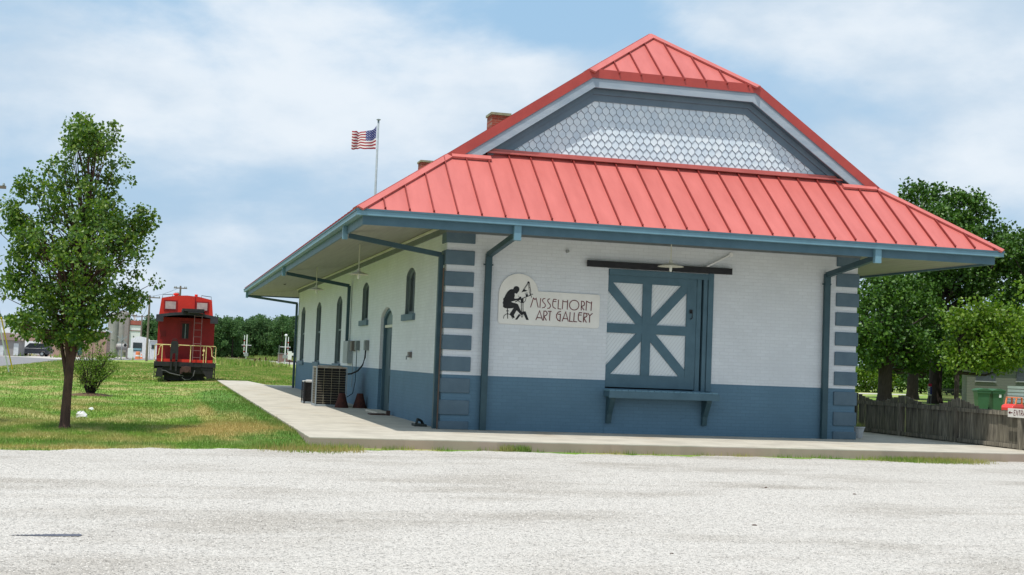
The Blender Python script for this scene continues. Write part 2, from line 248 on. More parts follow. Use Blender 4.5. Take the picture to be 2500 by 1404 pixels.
# ================================================================== GROUND
def grass_color(t, isl=False):
    lk = t.links.new
    g = nd(t, 'ShaderNodeNewGeometry'); pos = g.outputs['Position']
    def noi(s, d, vec=pos): n = nd(t, 'ShaderNodeTexNoise', Scale=s, Detail=d, Roughness=.6); lk(vec, n.inputs['Vector']); return n.outputs[0]
    def rng(v, a, b, c=0., d=1.):
        r = nd(t, 'ShaderNodeMapRange', interpolation_type='SMOOTHSTEP'); lk(v, r.inputs[0])
        for i, x in enumerate((a, b, c, d)): r.inputs[i+1].default_value = x
        return r.outputs[0]
    def mix(f, a, b):
        x = nd(t, 'ShaderNodeMix', data_type='RGBA')
        if isinstance(f, float): x.inputs[0].default_value = f
        else: lk(f, x.inputs[0])
        for i, c in ((6, a), (7, b)):
            if isinstance(c, tuple): x.inputs[i].default_value = (*c, 1)
            else: lk(c, x.inputs[i])
        return x.outputs[2]
    mp_ = nd(t, 'ShaderNodeMapping'); mp_.inputs['Scale'].default_value = (1, .45, 1); lk(pos, mp_.inputs[0])
    c = mix(rng(noi(1.6, 5), .35, .68), (.085, .215, .022), (.20, .34, .045))
    dry = noi(.55, 5, mp_.outputs[0])
    c = mix(rng(dry, .45, .60, 0., .92), c, (.42, .38, .15))
    for (x, y, rx, ry, w) in ((-3.55, 12, 1.0, 17, .8), (-4.2, -2.3, 1.6, 1.5, .75), (-3.4, -1, .7, 3, .8), (-6.9, -3.9, 4, .35, .6)):
        s = nd(t, 'ShaderNodeMapping'); s.inputs['Location'].default_value = (-x/rx, -y/ry, 0); s.inputs['Scale'].default_value = (1/rx, 1/ry, 0); lk(pos, s.inputs[0])
        le = nd(t, 'ShaderNodeVectorMath'); le.operation = 'LENGTH'; lk(s.outputs[0], le.inputs[0])
        f = M(t, 'ADD', le.outputs['Value'], M(t, 'MULTIPLY', M(t, 'SUBTRACT', noi(1.7, 5), .5), 1.4))
        c = mix(rng(f, .5, 1.15, w, 0.), c, (.055, .185, .022))
    # the brown worn patches by the tree and the path
    for (x, y, rx, ry, w) in ((-4.3, -.2, 1.5, 2.6, 1.0), (-6.6, -2.6, 2.6, 1.0, .45), (-3.9, 3.0, .5, 4.5, .5), (-7, 9, 2.5, 2, .3), (-4.45, 6, .28, 9, .55), (-7.5, -5.2, 3.5, .45, .7), (-3.0, -4.7, 1.5, .5, .8), (-11, -3, 2, 1.0, .5), (9.0, -4.1, .8, .5, .5)):
        s = nd(t, 'ShaderNodeMapping'); s.inputs['Location'].default_value = (-x/rx, -y/ry, 0); s.inputs['Scale'].default_value = (1/rx, 1/ry, 0); lk(pos, s.inputs[0])
        le = nd(t, 'ShaderNodeVectorMath'); le.operation = 'LENGTH'; lk(s.outputs[0], le.inputs[0])
        f = M(t, 'ADD', le.outputs['Value'], M(t, 'MULTIPLY', M(t, 'SUBTRACT', noi(2.2, 5), .5), 1.6))
        c = mix(rng(f, .35, 1.15, w, 0.), c, (.50, .36, .14))
    c = mix(rng(noi(14, 4), .3, .75, 0., .35), c, (.26, .29, .09))
    return c, g, mix, rng
def grassmat(name, blades=False, mul=None):
    m, t, b = bsdf(name); c, g, mix, rng = grass_color(t)
    if blades:
        r = rng(g.outputs['Random Per Island'], 0., 1., 0., .42)
        c = mix(r, c, (.24, .30, .07)); 
        f = M(t, 'GREATER_THAN', g.outputs['Random Per Island'], .93); f2 = M(t, 'MULTIPLY', f, .6)
        c = mix(f2, c, (.45, .38, .18))
        tr = nd(t, 'ShaderNodeBsdfTranslucent'); ms = nd(t, 'ShaderNodeMixShader'); ms.inputs[0].default_value = .3
        t.links.new(c, tr.inputs[0]); o = [n for n in t.nodes if n.type == 'OUTPUT_MATERIAL'][0]
        t.links.new(b.outputs[0], ms.inputs[1]); t.links.new(tr.outputs[0], ms.inputs[2]); t.links.new(ms.outputs[0], o.inputs[0])
    else:
        n2 = nd(t, 'ShaderNodeTexNoise', Scale=30.0, Detail=5.0, Roughness=.8); t.links.new(g.outputs['Position'], n2.inputs['Vector'])
        bp = nd(t, 'ShaderNodeBump', Strength=.7, Distance=.03); t.links.new(n2.outputs[0], bp.inputs['Height']); t.links.new(bp.outputs[0], b.inputs['Normal'])
    t.links.new(c, b.inputs['Base Color']); b.inputs['Roughness'].default_value = .85; b.inputs['Specular IOR Level'].default_value = .15
    return m
gm = grassmat('lawn_grass'); gb = grassmat('grass_blades', True)
tag(MB().add([(-2500, -200, -.17), (2500, -200, -.17), (2500, 4000, -.17), (-2500, 4000, -.17)], [(0, 1, 2, 3)]).build('ground', gm), kind='structure')
# gravel lot with an uneven edge
def edge_y(x):
    e = np.interp(x, [-60, -9, -7.6, -5.6, -3.6, -2.9, -1.6, 2, 7.6, 8.2, 9.6, 10.0, 12.2, 60], [-5.9, -5.9, -5.7, -4.9, -4.75, -4.6, -4.15, -4.05, -4.1, -4.35, -4.2, -3.85, -3.85, -3.85])
    return float(e)
rnd = random.Random(4)
xs = []; x = -60.
while x < 60: xs.append(x); x += .06 if -9 < x < 12.5 else 1.5
ph = [rnd.uniform(0, 6) for _ in range(8)]
def wob(x): return sum(math.sin(x*f+ph[i])*a for i, (f, a) in enumerate(((1.3, .13), (2.9, .09), (5.7, .06), (11, .04), (23, .03), (41, .02))))
gr, t, b = bsdf('white_gravel'); lk = t.links.new
g = nd(t, 'ShaderNodeNewGeometry')
def voro(s): 
    v = nd(t, 'ShaderNodeTexVoronoi', Scale=s); lk(g.outputs['Position'], v.inputs['Vector']); return v
v1 = voro(46.); v2 = voro(110.)
sp1 = nd(t, 'ShaderNodeSeparateColor'); lk(v1.outputs['Color'], sp1.inputs[0])
sp2 = nd(t, 'ShaderNodeSeparateColor'); lk(v2.outputs['Color'], sp2.inputs[0])
ra = nd(t, 'ShaderNodeValToRGB'); lk(M(t, 'ADD', M(t, 'MULTIPLY', sp1.outputs[0], .5), M(t, 'MULTIPLY', sp2.outputs[0], .5)), ra.inputs[0])
e = ra.color_ramp.elements; e[0].position = .10; e[0].color = (.12, .11, .098, 1); e[1].position = .55; e[1].color = (.60, .565, .52, 1)
e2 = e.new(.26); e2.color = (.42, .396, .365, 1)
def noi2(s, d, sc=(1, 1, 1)):
    mm = nd(t, 'ShaderNodeMapping'); mm.inputs['Scale'].default_value = sc; lk(g.outputs['Position'], mm.inputs[0])
    n = nd(t, 'ShaderNodeTexNoise', Scale=s, Detail=d, Roughness=.62); lk(mm.outputs[0], n.inputs['Vector']); return n.outputs[0]
def rr(v, a, c, p, q):
    r = nd(t, 'ShaderNodeMapRange', interpolation_type='SMOOTHSTEP'); lk(v, r.inputs[0])
    for i, x_ in enumerate((a, c, p, q)): r.inputs[i+1].default_value = x_
    return r.outputs[0]
f1 = rr(noi2(.55, 7, (.5, 1.1, 1)), .46, .66, 0, .55); f2 = rr(noi2(22, 5), .45, .7, 0, .45)
mxa = nd(t, 'ShaderNodeMix', data_type='RGBA', blend_type='MULTIPLY'); lk(f1, mxa.inputs[0]); lk(ra.outputs[0], mxa.inputs[6]); mxa.inputs[7].default_value = (.60, .57, .53, 1)
mxb = nd(t, 'ShaderNodeMix', data_type='RGBA', blend_type='MULTIPLY'); lk(f2, mxb.inputs[0]); lk(mxa.outputs[2], mxb.inputs[6]); mxb.inputs[7].default_value = (.72, .70, .69, 1)
f3 = rr(noi2(.9, 6, (.16, 1.5, 1)), .54, .68, 0, .22); mxc = nd(t, 'ShaderNodeMix', data_type='RGBA', blend_type='MULTIPLY'); lk(f3, mxc.inputs[0]); lk(mxb.outputs[2], mxc.inputs[6]); mxc.inputs[7].default_value = (.60, .565, .52, 1)
lk(mxc.outputs[2], b.inputs['Base Color']); b.inputs['Roughness'].default_value = .9; b.inputs['Specular IOR Level'].default_value = .2
hh = M(t, 'ADD', M(t, 'MULTIPLY', v1.outputs['Distance'], -1.), M(t, 'MULTIPLY', v2.outputs['Distance'], -.5))
bp = nd(t, 'ShaderNodeBump', Strength=.8, Distance=.014); lk(hh, bp.inputs['Height']); lk(bp.outputs[0], b.inputs['Normal'])
V = []; F = []
for i, x in enumerate(xs):
    V += [(x, -60, -.163), (x, edge_y(x)+wob(x), -.163)]
    if i: F.append((2*i-2, 2*i, 2*i+1, 2*i-1))
tag(MB().add(V, F).build('gravel_lot', gr), kind='structure')
# loose stones
rng_ = np.random.default_rng(7)
def stones(n, x0, x1, y0, y1, s0, s1, name, mat, zz=-.163, keep=None):
    P = np.stack([rng_.uniform(x0, x1, n), rng_.uniform(y0, y1, n), np.full(n, zz)], 1)
    if keep is not None: P = P[keep(P)]
    n = len(P); s = rng_.uniform(s0, s1, n)[:, None]
    base = np.array([(-1, -.8, 0), (1, -.7, 0), (.9, .9, 0), (-.8, .9, 0), (0, 0, .8)])
    V = base[None]*s[:, :, None]*rng_.uniform(.6, 1.1, (n, 5, 3)); a = rng_.uniform(0, 6.28, n); c, s_ = np.cos(a)[:, None], np.sin(a)[:, None]
    X = V[:, :, 0]*c-V[:, :, 1]*s_; Y = V[:, :, 0]*s_+V[:, :, 1]*c
    V = np.stack([X, Y, V[:, :, 2]], 2)+P[:, None]
    F = (np.array([(0, 1, 4), (1, 2, 4), (2, 3, 4), (3, 0, 4)])[None]+5*np.arange(n)[:, None, None]).reshape(-1, 3)
    return npmesh(name, V.reshape(-1, 3), F, mat)
stm, t2, b2 = bsdf('loose_stone'); g2 = nd(t2, 'ShaderNodeNewGeometry'); r2 = nd(t2, 'ShaderNodeValToRGB'); t2.links.new(g2.outputs['Random Per Island'], r2.inputs[0])
r2.color_ramp.elements[0].color = (.18, .17, .155, 1); r2.color_ramp.elements[1].color = (.62, .585, .54, 1); r2.color_ramp.elements[1].position = .5
t2.links.new(r2.outputs[0], b2.inputs['Base Color']); b2.inputs['Roughness'].default_value = .9
camx = lambda P: (P[:, 0] > CAM.x-.75*(P[:, 1]-CAM.y)*.38-3) & (P[:, 1] < np.vectorize(edge_y)(P[:, 0])-.1)
tag(stones(90000, -12, 5, -22, -8, .003, .0075, 'gravel_stones', stm, keep=camx), 'loose pale stones lying over the white gravel lot', 'gravel', kind='stuff')
def dark_bits():
    for i, (px, py, s) in enumerate(((1640, 1352, .014), (1870, 1191, .024), (2086, 1207, .022), (1842, 1283, .022))):
        p = gp(px, py, -.163); m = MB()
        m.lathe((0, 0, 0), [(s*.8, 0), (s, s*.3), (s*.6, s*.6), (.01, s*.65)], 7)
        o = m.build('stone', pm('brown_stone', (.13, .08, .06), (.08, .06, .05), 30, .9)); o.location = p; o.rotation_euler[2] = i; o.scale = (1.4, .9, .8)
        tag(o, ('small brown stone on the gravel nearest the bottom edge', 'small brown stone on the gravel below the freight door', 'small brown stone on the gravel below the right hand corner of the depot', 'small brown stone on the gravel midway between the depot and the bottom edge')[i], 'stone', 'brown stones lying on the gravel')
dark_bits()
a, b_ = gp(22, 1306, -.158), gp(203, 1306, -.158); rt_ = random.Random(9); up_, dn_ = [], []  # cast shadow of something out of view, painted as a flat dark sheet
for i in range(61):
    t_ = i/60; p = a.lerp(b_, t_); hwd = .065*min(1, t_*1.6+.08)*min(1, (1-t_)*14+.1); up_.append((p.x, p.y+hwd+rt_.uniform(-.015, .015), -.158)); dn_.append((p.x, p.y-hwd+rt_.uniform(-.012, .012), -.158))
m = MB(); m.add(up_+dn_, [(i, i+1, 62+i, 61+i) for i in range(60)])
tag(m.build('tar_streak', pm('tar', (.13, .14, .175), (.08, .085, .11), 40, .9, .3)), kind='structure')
# concrete platform
sc_, t, b = bsdf('platform_concrete'); lk = t.links.new; g = nd(t, 'ShaderNodeNewGeometry')
f1 = rr(noi2(1.4, 9), .38, .68, 0, 1); c1 = nd(t, 'ShaderNodeMix', data_type='RGBA'); lk(f1, c1.inputs[0]); c1.inputs[6].default_value = (.50, .46, .385, 1); c1.inputs[7].default_value = (.40, .365, .305, 1)
f2 = rr(noi2(.7, 8, (1, .6, 1)), .55, .74, 0, .6); c2 = nd(t, 'ShaderNodeMix', data_type='RGBA'); lk(f2, c2.inputs[0]); lk(c1.outputs[2], c2.inputs[6]); c2.inputs[7].default_value = (.40, .31, .20, 1)
sx = nd(t, 'ShaderNodeSeparateXYZ'); lk(g.outputs['Position'], sx.inputs[0])
jt = M(t, 'LESS_THAN', M(t, 'ABSOLUTE', M(t, 'SUBTRACT', M(t, 'FRACT', M(t, 'MULTIPLY', sx.outputs[1], 1/3.05)), .5)), .006)
c3 = nd(t, 'ShaderNodeMix', data_type='RGBA'); lk(M(t, 'MULTIPLY', jt, .9), c3.inputs[0]); lk(c2.outputs[2], c3.inputs[6]); c3.inputs[7].default_value = (.2, .17, .13, 1)
edge = rr(sx.outputs[2], -.17, -.002, 1, 0); c4 = nd(t, 'ShaderNodeMix', data_type='RGBA'); lk(M(t, 'MULTIPLY', M(t, 'GREATER_THAN', edge, .02), .75), c4.inputs[0]); lk(c3.outputs[2], c4.inputs[6]); c4.inputs[7].default_value = (.30, .22, .17, 1)
lk(c4.outputs[2], b.inputs['Base Color']); b.inputs['Roughness'].default_value = .9
nb = noi2(70, 5); bp = nd(t, 'ShaderNodeBump', Strength=.2, Distance=.01); lk(nb, bp.inputs['Height']); lk(bp.outputs[0], b.inputs['Normal'])
def jag(p, q, n, a):
    r_ = random.Random(p[0]*7+q[1]); return [(p[0]+(q[0]-p[0])*i/n+(r_.uniform(-a, a) if i and p[0] == q[0] or i and abs(p[0]-q[0]) < 1 else 0), p[1]+(q[1]-p[1])*i/n+(r_.uniform(-a, a) if i and abs(p[1]-q[1]) < 1 else 0)) for i in range(n)]
pl = jag((-3.05, -3.74), (11.88, -3.74), 90, .012)+[(11.88, -3.74), (11.88, 34), (-.9, 34), (-1.3, 41), (-2.82, 41)]+jag((-2.82, 41), (-3.05, -3.74), 120, .012)[1:]
pv = MB().xy(pl, -.3, 0)
tag(pv.build('platform', sc_, bevel=.012), kind='structure')
# road and far apron
dark_ground = pm('asphalt', (.19, .185, .19), (.235, .23, .235), 1, .9, .2, 30)
rp = [gp(-260, 905), gp(0, 894), gp(60, 888.5), gp(140, 882), gp(240, 879.5), gp(370, 879)]
poly = [(p.x, p.y) for p in rp]+[(2, 160), (7, 188), (-8, 215), (-60, 215), (-80, 60)]
tag(MB().xy(poly, -.5, -.150).build('road', dark_ground), kind='structure')
ap = [gp(40, 871.5), gp(150, 878), gp(240, 877), gp(330, 875)]
tag(MB().xy([(p.x, p.y) for p in ap]+[(-16, 212), (-45, 212), (-45, 150)], -.4, -.140).build('parking_apron', pm('pale_concrete', (.50, .47, .43), (.42, .39, .36), .5, .9)), kind='structure')
# railway behind the depot
bal = MB(); A, B_ = Vector((12.2, 262, 0)), Vector((21.9, 130, 0)); d = (B_-A).normalized(); nrm = Vector((-d.y, d.x, 0))
sec = [(-2.6, -.17), (-1.6, .12), (1.6, .12), (2.6, -.17)]
bal.add([A-d*80+nrm*a+Vector((0, 0, z)) for a, z in sec]+[B_+nrm*a+Vector((0, 0, z)) for a, z in sec], [(0, 1, 5, 4), (1, 2, 6, 5), (2, 3, 7, 6)])
tag(bal.build('ballast', pm('ballast_stone', (.42, .40, .37), (.3, .28, .26), 6, .95, .4, 20)), kind='structure')
tr = empty('railway_track', tuple(A)); tag(tr, 'rusty railway track on pale ballast beyond the depot lawn', 'track')
for sgn in (-.72, .72):
    MB().bar(Vector((0, 0, .25))+nrm*sgn-d*80, (B_-A)+nrm*sgn+Vector((0, 0, .25)), .07, .14).build('rail', rust, tr)
m = MB()
for i in range(0, 300): 
    p = d*(i*.7-80)+Vector((0, 0, .15)); m.bar(p-nrm*1.3, p+nrm*1.3, .22, .12)
tag(m.build('sleeper', pm('sleeper_wood', (.09, .07, .055), None, 4, .9), tr), kind='stuff')

# ---- grass blades
sm_ = lambda t: np.clip(t, 0, 1)**2*(3-2*np.clip(t, 0, 1))
def lawn_z(x, y): return -.17+.115*sm_((x+5.6)/2.4)*sm_((y+3.9)/2.6)
slab_x = lambda y: -3.05+(y+3.74)*.00514
gx = np.linspace(-5.7, 0, 16); ys_ = np.concatenate([np.linspace(-4, 0, 14), np.linspace(1, 44, 40)]); V = []; F = []
for y in ys_:
    xe = slab_x(y)+.01 if y < 41 else -2.84
    for x in np.linspace(-5.7, xe, 16): V.append((x, y, float(lawn_z(x, y))+.003))
for j in range(len(ys_)-1):
    for i in range(15): F.append((j*16+i, j*16+i+1, (j+1)*16+i+1, (j+1)*16+i))
tag(MB().add(V, F).build('lawn', gm), kind='structure')
def blades(n, x0, x1, y0, y1, h0, h1, w, keep, z=-.17, lean=.5):
    P = np.stack([rng_.uniform(x0, x1, n), rng_.uniform(y0, y1, n)], 1); P = P[keep(P)]; n = len(P)
    if z == -.17: z = np.where((P[:, 0] < -2.7) & (P[:, 1] < 44), lawn_z(P[:, 0], P[:, 1]), -.17)
    z = np.broadcast_to(z, (n,))
    h = rng_.uniform(h0, h1, n); a = rng_.uniform(0, 2*PI, n); ln = rng_.uniform(0, lean, n)*h; b = rng_.uniform(0, 2*PI, n)
    ww = w*rng_.uniform(.6, 1.3, n)
    dx, dy = np.cos(a)*ww, np.sin(a)*ww
    V = np.empty((n, 3, 3)); V[:, 0] = np.stack([P[:, 0]-dx, P[:, 1]-dy, z-.01], 1); V[:, 1] = np.stack([P[:, 0]+dx, P[:, 1]+dy, z-.01], 1)
    V[:, 2] = np.stack([P[:, 0]+np.cos(b)*ln, P[:, 1]+np.sin(b)*ln, z+h], 1)
    return V.reshape(-1, 3)
vy = np.vectorize(lambda x: edge_y(x)+wob(x))
lawn = lambda P: (P[:, 1] > vy(P[:, 0])-rng_.exponential(.06, len(P))) & ~((P[:, 0] > slab_x(P[:, 1])-.01) & (P[:, 1] > -3.75) & (P[:, 1] < 41)) & (P[:, 0] > CAM.x-(P[:, 1]-CAM.y)*.115-.035*np.abs(P[:, 1]+27)-1.5)
Vs = [blades(4500, -3.3, -2.8, -3.9, 41, .04, .10, .009, lambda P: lawn(P) & (P[:, 0] > slab_x(P[:, 1])-.12-rng_.exponential(.05, len(P)))),
      blades(95000, -12, -2.9, -6.6, 3, .025, .062, .0055, lawn),
      blades(30000, -13, -2.9, 3, 14, .03, .065, .009, lawn),
      blades(40000, -17, 3, 14, 45, .03, .075, .014, lambda P: lawn(P) & ((P[:, 0] < -2.7) | (P[:, 1] > 41))),
      blades(9000, -3, 9.8, -5.1, -3.74, .03, .10, .007, lambda P: (P[:, 1] > vy(P[:, 0])) & (np.sin(P[:, 0]*3.1)+np.sin(P[:, 0]*7.7+1)+rng_.normal(0, .7, len(P)) > .1)),
      blades(9000, 6.4, 10.4, -5.3, -3.74, .03, .11, .008, lambda P: ((P[:, 0]-8.7)/1.2)**2+((P[:, 1]+4.15)/.6)**2+rng_.normal(0, .35, len(P)) < .9),
      blades(2600, -4.2, -2.2, -5.6, -3.8, .05, .14, .007, lambda P: ((P[:, 0]+3.1)/1.0)**2+((P[:, 1]+4.2)/1.1)**2+rng_.normal(0, .3, len(P)) < .9),
      blades(500, .3, .85, -3.95, -3.7, .06, .16, .008, lambda P: P[:, 0] > 0)]
V = np.concatenate(Vs); tag(npmesh('grass', V, np.arange(len(V)).reshape(-1, 3), gb), 'short mown grass with dry patches between the gravel and the caboose', 'grass', kind='stuff')
V = np.concatenate([blades(60000, -22, 16, 42, 130, .05, .12, .045, lambda P: (P[:, 0] > -15.6-.004*P[:, 1])), blades(16000, -3, 16, 42, 130, .05, .16, .04, lambda P: P[:, 0] < 16),
    blades(9000, 1.2, 9.5, 128, 215, .2, .8, .10, lambda P: np.sin(P[:, 0]*.9+P[:, 1]*.11)+rng_.normal(0, .5, len(P)) > 0, lean=.9),
    blades(5000, -26, -9, 150, 215, .1, .7, .10, lambda P: np.sin(P[:, 0]*1.3)+rng_.normal(0, .4, len(P)) > .9, lean=.9),
    blades(2500, 13, 30, 215, 290, .3, 1.3, .15, lambda P: P[:, 0] < 40)])
tag(npmesh('tall_weeds', V, np.arange(len(V)).reshape(-1, 3), gb), 'rough weeds and tall grass along the railway beyond the caboose', 'weeds', kind='stuff')
# ================================================================== DEPOT
BW, BL_, O = 9.39, 30.42, 2.19                     # width, length, eave overhang
ZE, SM, SK, YR, YG = 4.175, .684, .812, -.5, -.28    # eave height, main pitch, skirt pitch, rake plane, gable wall plane
DD = 2.0; ZT = ZE+SM*DD; X1 = 2.79; Z1 = ZE+SM*(X1+O); YP = 1.11; ZP = ZE+SM*(BW/2+O); XM = BW/2
dep = empty('depot_building', (0, 0, 0)); tag(dep, 'white and blue brick railway depot with a red standing seam metal roof', 'building')
def arch(u0, u1, z0, z1, rise, n=10):
    p = [(u0, z0), (u1, z0)]
    for i in range(n+1):
        t = i/n; u = u1+(u0-u1)*t; p.append((u, z1-rise+rise*math.sin(PI*t)**.8))
    return p
SIDE = [('slit', 3.45, 4.62, 2.46, 3.55), ('slit', 10.55, 11.72, 2.46, 3.55), ('tall', 16.15, 17.55, 1.17, 3.38), ('tall', 21.95, 23.45, 1.17, 3.38), ('tall', 27.5, 29.0, 1.17, 3.38)]
DOOR = (6.35, 8.2, .03, 2.72)
sideholes = [arch(a, b, c, d, .16 if k == 'slit' else .22) for k, a, b, c, d in SIDE]+[arch(DOOR[0], DOOR[1], DOOR[2], DOOR[3], .25)]
FD = (3.52, 5.88, .95, 3.48)
frontholes = [[(FD[0], FD[2]), (FD[1], FD[2]), (FD[1], FD[3]), (FD[0], FD[3])]]
ZW = 4.30
def wallmesh(u0, u1, holes, f, depth, dirn):
    """f(u, z, d) -> 3-D, d = depth into the wall. Returns bmesh of the face with openings and their reveals"""
    loops = [[Vector((u0, 0, 0)), Vector((u1, 0, 0)), Vector((u1, ZW, 0)), Vector((u0, ZW, 0))]]+[[Vector((a, b, 0)) for a, b in h] for h in holes]
    flat = [v for l in loops for v in l]; tris = tessellate_polygon(loops)
    bm = bmesh.new(); vs = [bm.verts.new(f(v.x, v.y, 0)) for v in flat]
    for t_ in tris:
        try: bm.faces.new([vs[i] for i in t_])
        except ValueError: pass
    k = 4
    for h in holes:
        n = len(h); back = [bm.verts.new(f(a, b, depth)) for a, b in h]
        for i in range(n): bm.faces.new((vs[k+i], vs[k+(i+1) % n], back[(i+1) % n], back[i]))
        k += n
    return bm
def twotone(bm, axis, parent):
    for nm, mt, keep_low in (('wall', m_white(axis), False), ('dado', m_blue(axis), True)):
        b = bm.copy(); geom = b.verts[:]+b.edges[:]+b.faces[:]
        bmesh.ops.bisect_plane(b, geom=geom, plane_co=(0, 0, 1.12), plane_no=(0, 0, 1), clear_outer=keep_low, clear_inner=not keep_low)
        me = bpy.data.meshes.new(nm); b.to_mesh(me); b.free(); o = bpy.data.objects.new(nm, me); C.objects.link(o); me.materials.append(mt); o.parent = parent
    bm.free()
twotone(wallmesh(0, BW, frontholes, lambda u, z, d: (u, d, z), .16, 1), 'x', dep)
twotone(wallmesh(0, BL_, sideholes, lambda u, z, d: (d, u, z), .20, 1), 'y', dep)
twotone(wallmesh(0, BL_, [], lambda u, z, d: (BW, u, z), .2, 1), 'y', dep)
twotone(wallmesh(0, BW, [], lambda u, z, d: (u, BL_, z), .2, 1), 'x', dep)
# inner dark backing so no light leaks through the openings
MB().box(.45, .45, 0, BW-.3, BL_-.3, 4.0).build('inner_partition', pm('interior_dark', (.03, .03, .03), None, 3, .9), dep)
# quoins
ql = [(3.83, 4.06), (3.38, 3.68), (2.94, 3.24), (2.51, 2.81), (2.07, 2.37), (1.63, 1.93), (1.19, 1.49), (.75, 1.05), (.30, .60), (0.0, .17)]
for side in (0, 1):
    for z0, z1 in ql:
        m = MB(); bm_ = m_blue('x')
        if side == 0: m.xy([(-.035, -.035), (.585, -.035), (.585, 0), (0, 0), (0, .40), (-.035, .40)], z0, z1)
        else: m.xy([(BW+.035, -.035), (8.86, -.035), (8.86, 0), (BW, 0), (BW, .40), (BW+.035, .40)], z0, z1)
        m.build('quoin', pm('quoin_blue', (.11, .165, .205), (.09, .14, .18), 3, .7, .4, 50), dep, bevel=.012)
# side windows
for (k, a, b, c, d), h in zip(SIDE, sideholes):
    rise = .16 if k == 'slit' else .22
    inner = arch(a+.09, b-.09, c+.07, d-.08, rise*.9); fr = MB()
    n = len(h)
    for x0, x1 in ((.075, .115),):
        v = [(x0, u, z) for u, z in h]+[(x0, u, z) for u, z in inner]+[(x1, u, z) for u, z in inner]
        fr.add(v, [(i, (i+1) % n, n+(i+1) % n, n+i) for i in range(n)]+[(n+i, n+(i+1) % n, 2*n+(i+1) % n, 2*n+i) for i in range(n)])
    li = arch(a+.012, b-.012, c+.01, d-.012, rise)
    v = [(.0, u, z) for u, z in li]+[(.078, u, z) for u, z in li]; fr.add(v, [(i, (i+1) % n, n+(i+1) % n, n+i) for i in range(n)])
    if k == 'tall': fr.box(.080, a+.09, (c+d)/2-.03, .110, b-.09, (c+d)/2+.03)
    fr.box(.085, (a+b)/2-.02, c+.07, .105, (a+b)/2+.02, d-.10)
    w = fr.build('window', pm('window_grey_blue', (.17, .215, .225), (.14, .18, .19), 4, .6), dep)
    MB().yz(inner, .100, .106).build('pane', glass, w)
    MB().box(-.07, a-.16, c-.155, .12, b+.16, c-.004).build('sill', pm('sill_blue', (.13, .2, .25), None, 4, .7), w, bevel=.01)
# side door
a, b, c, d = DOOR; h = sideholes[-1]; fr = MB(); n = len(h); inner = arch(a+.10, b-.10, c, d-.09, .22)
v = [(.08, u, z) for u, z in h]+[(.08, u, z) for u, z in inner]+[(.20, u, z) for u, z in inner]
fr.add(v, [(i, (i+1) % n, n+(i+1) % n, n+i) for i in range(n)]+[(n+i, n+(i+1) % n, 2*n+(i+1) % n, 2*n+i) for i in range(n)])
dr = fr.build('door', blue, dep)
m = MB(); zs = 2.20
m.box(.15, a+.10, c, .19, b-.10, zs)
for y0, y1, z0, z1 in ((a+.25, (a+b)/2-.06, .25, .95), ((a+b)/2+.06, b-.25, .25, .95), (a+.25, (a+b)/2-.06, 1.15, 2.0), ((a+b)/2+.06, b-.25, 1.15, 2.0)): m.box(.142, y0, z0, .15, y1, z1)
m.build('door_leaf', teal, dr)
MB().box(.10, a+.10, zs, .20, b-.10, zs+.07).build('transom_bar', cream, dr)
tp = [(u, z) for u, z in inner if z > zs+.07]; MB().yz([(b-.10, zs+.07)]+tp+[(a+.10, zs+.07)], .15, .17).build('transom_panel', pm('grey_blue_panel', (.20, .26, .28), None, 3, .6), dr)
MB().tube([(.145, a+.25, 1.16), (.08, a+.25, 1.18), (.07, a+.25, 1.34), (.145, a+.25, 1.36)], .018).build('handle', black, dr)
MB().box(-.30, a-.03, -.02, .08, b+.05, .045).build('threshold', conc, dr, bevel=.01)
# freight door
fdm = MB(); zb, zt = 1.25, 3.20
fdm.box(3.30, .075, .98, 5.55, .10, 3.44)
fdo = fdm.build('freight_door', blue, dep)
m, t, b__ = bsdf('diagonal_white_board'); lk = t.links.new      # beaded boards run diagonally
tc_ = nd(t, 'ShaderNodeTexCoord'); s_ = nd(t, 'ShaderNodeSeparateXYZ'); lk(tc_.outputs['Object'], s_.inputs[0])
dg = M(t, 'MULTIPLY', M(t, 'SUBTRACT', M(t, 'MULTIPLY', s_.outputs[0], 1.35), s_.outputs[2]), 9.5); fr_ = M(t, 'ABSOLUTE', M(t, 'SUBTRACT', M(t, 'FRACT', dg), .5))
g_ = M(t, 'LESS_THAN', fr_, .07); mx = nd(t, 'ShaderNodeMix', data_type='RGBA'); mx.inputs[6].default_value = (.66, .70, .72, 1); mx.inputs[7].default_value = (.50, .53, .55, 1); lk(M(t, 'MULTIPLY', g_, .8), mx.inputs[0]); lk(mx.outputs[2], b__.inputs['Base Color'])
bp = nd(t, 'ShaderNodeBump', Strength=.6, Distance=.01, invert=True); lk(g_, bp.inputs['Height']); lk(bp.outputs[0], b__.inputs['Normal']); b__.inputs['Roughness'].default_value = .6
MATS['diag'] = m
MB().box(3.45, .062, zb-.02, 5.36, .075, zt+.02).build('board_panel', MATS['diag'], fdo)
br = MB()
br.box(3.30, .03, zt, 5.55, .062, 3.44).box(3.30, .03, .98, 5.55, .062, zb).box(5.33, .028, zb, 5.555, .062, zt).box(3.30, .03, zb, 3.505, .062, zt)
br.box(4.32, .024, zb, 4.52, .062, zt).box(3.505, .026, 2.13, 5.33, .062, 2.33)
for (xa, za), (xb, zb_) in (((3.505, zb), (5.33, zt)), ((3.505, zt), (5.33, zb))):
    # clipped diagonal brace
    dx, dz = xb-xa, zb_-za; ln = math.hypot(dx, dz); wx = .098*ln/abs(dz); wz = .098*ln/abs(dx); sg = 1 if dz > 0 else -1
    br.xz([(xa, za), (xa+wx, za), (xb, zb_-sg*wz), (xb, zb_), (xb-wx, zb_), (xa, za+sg*wz)], .034, .062)
br.build('brace', blue, fdo)
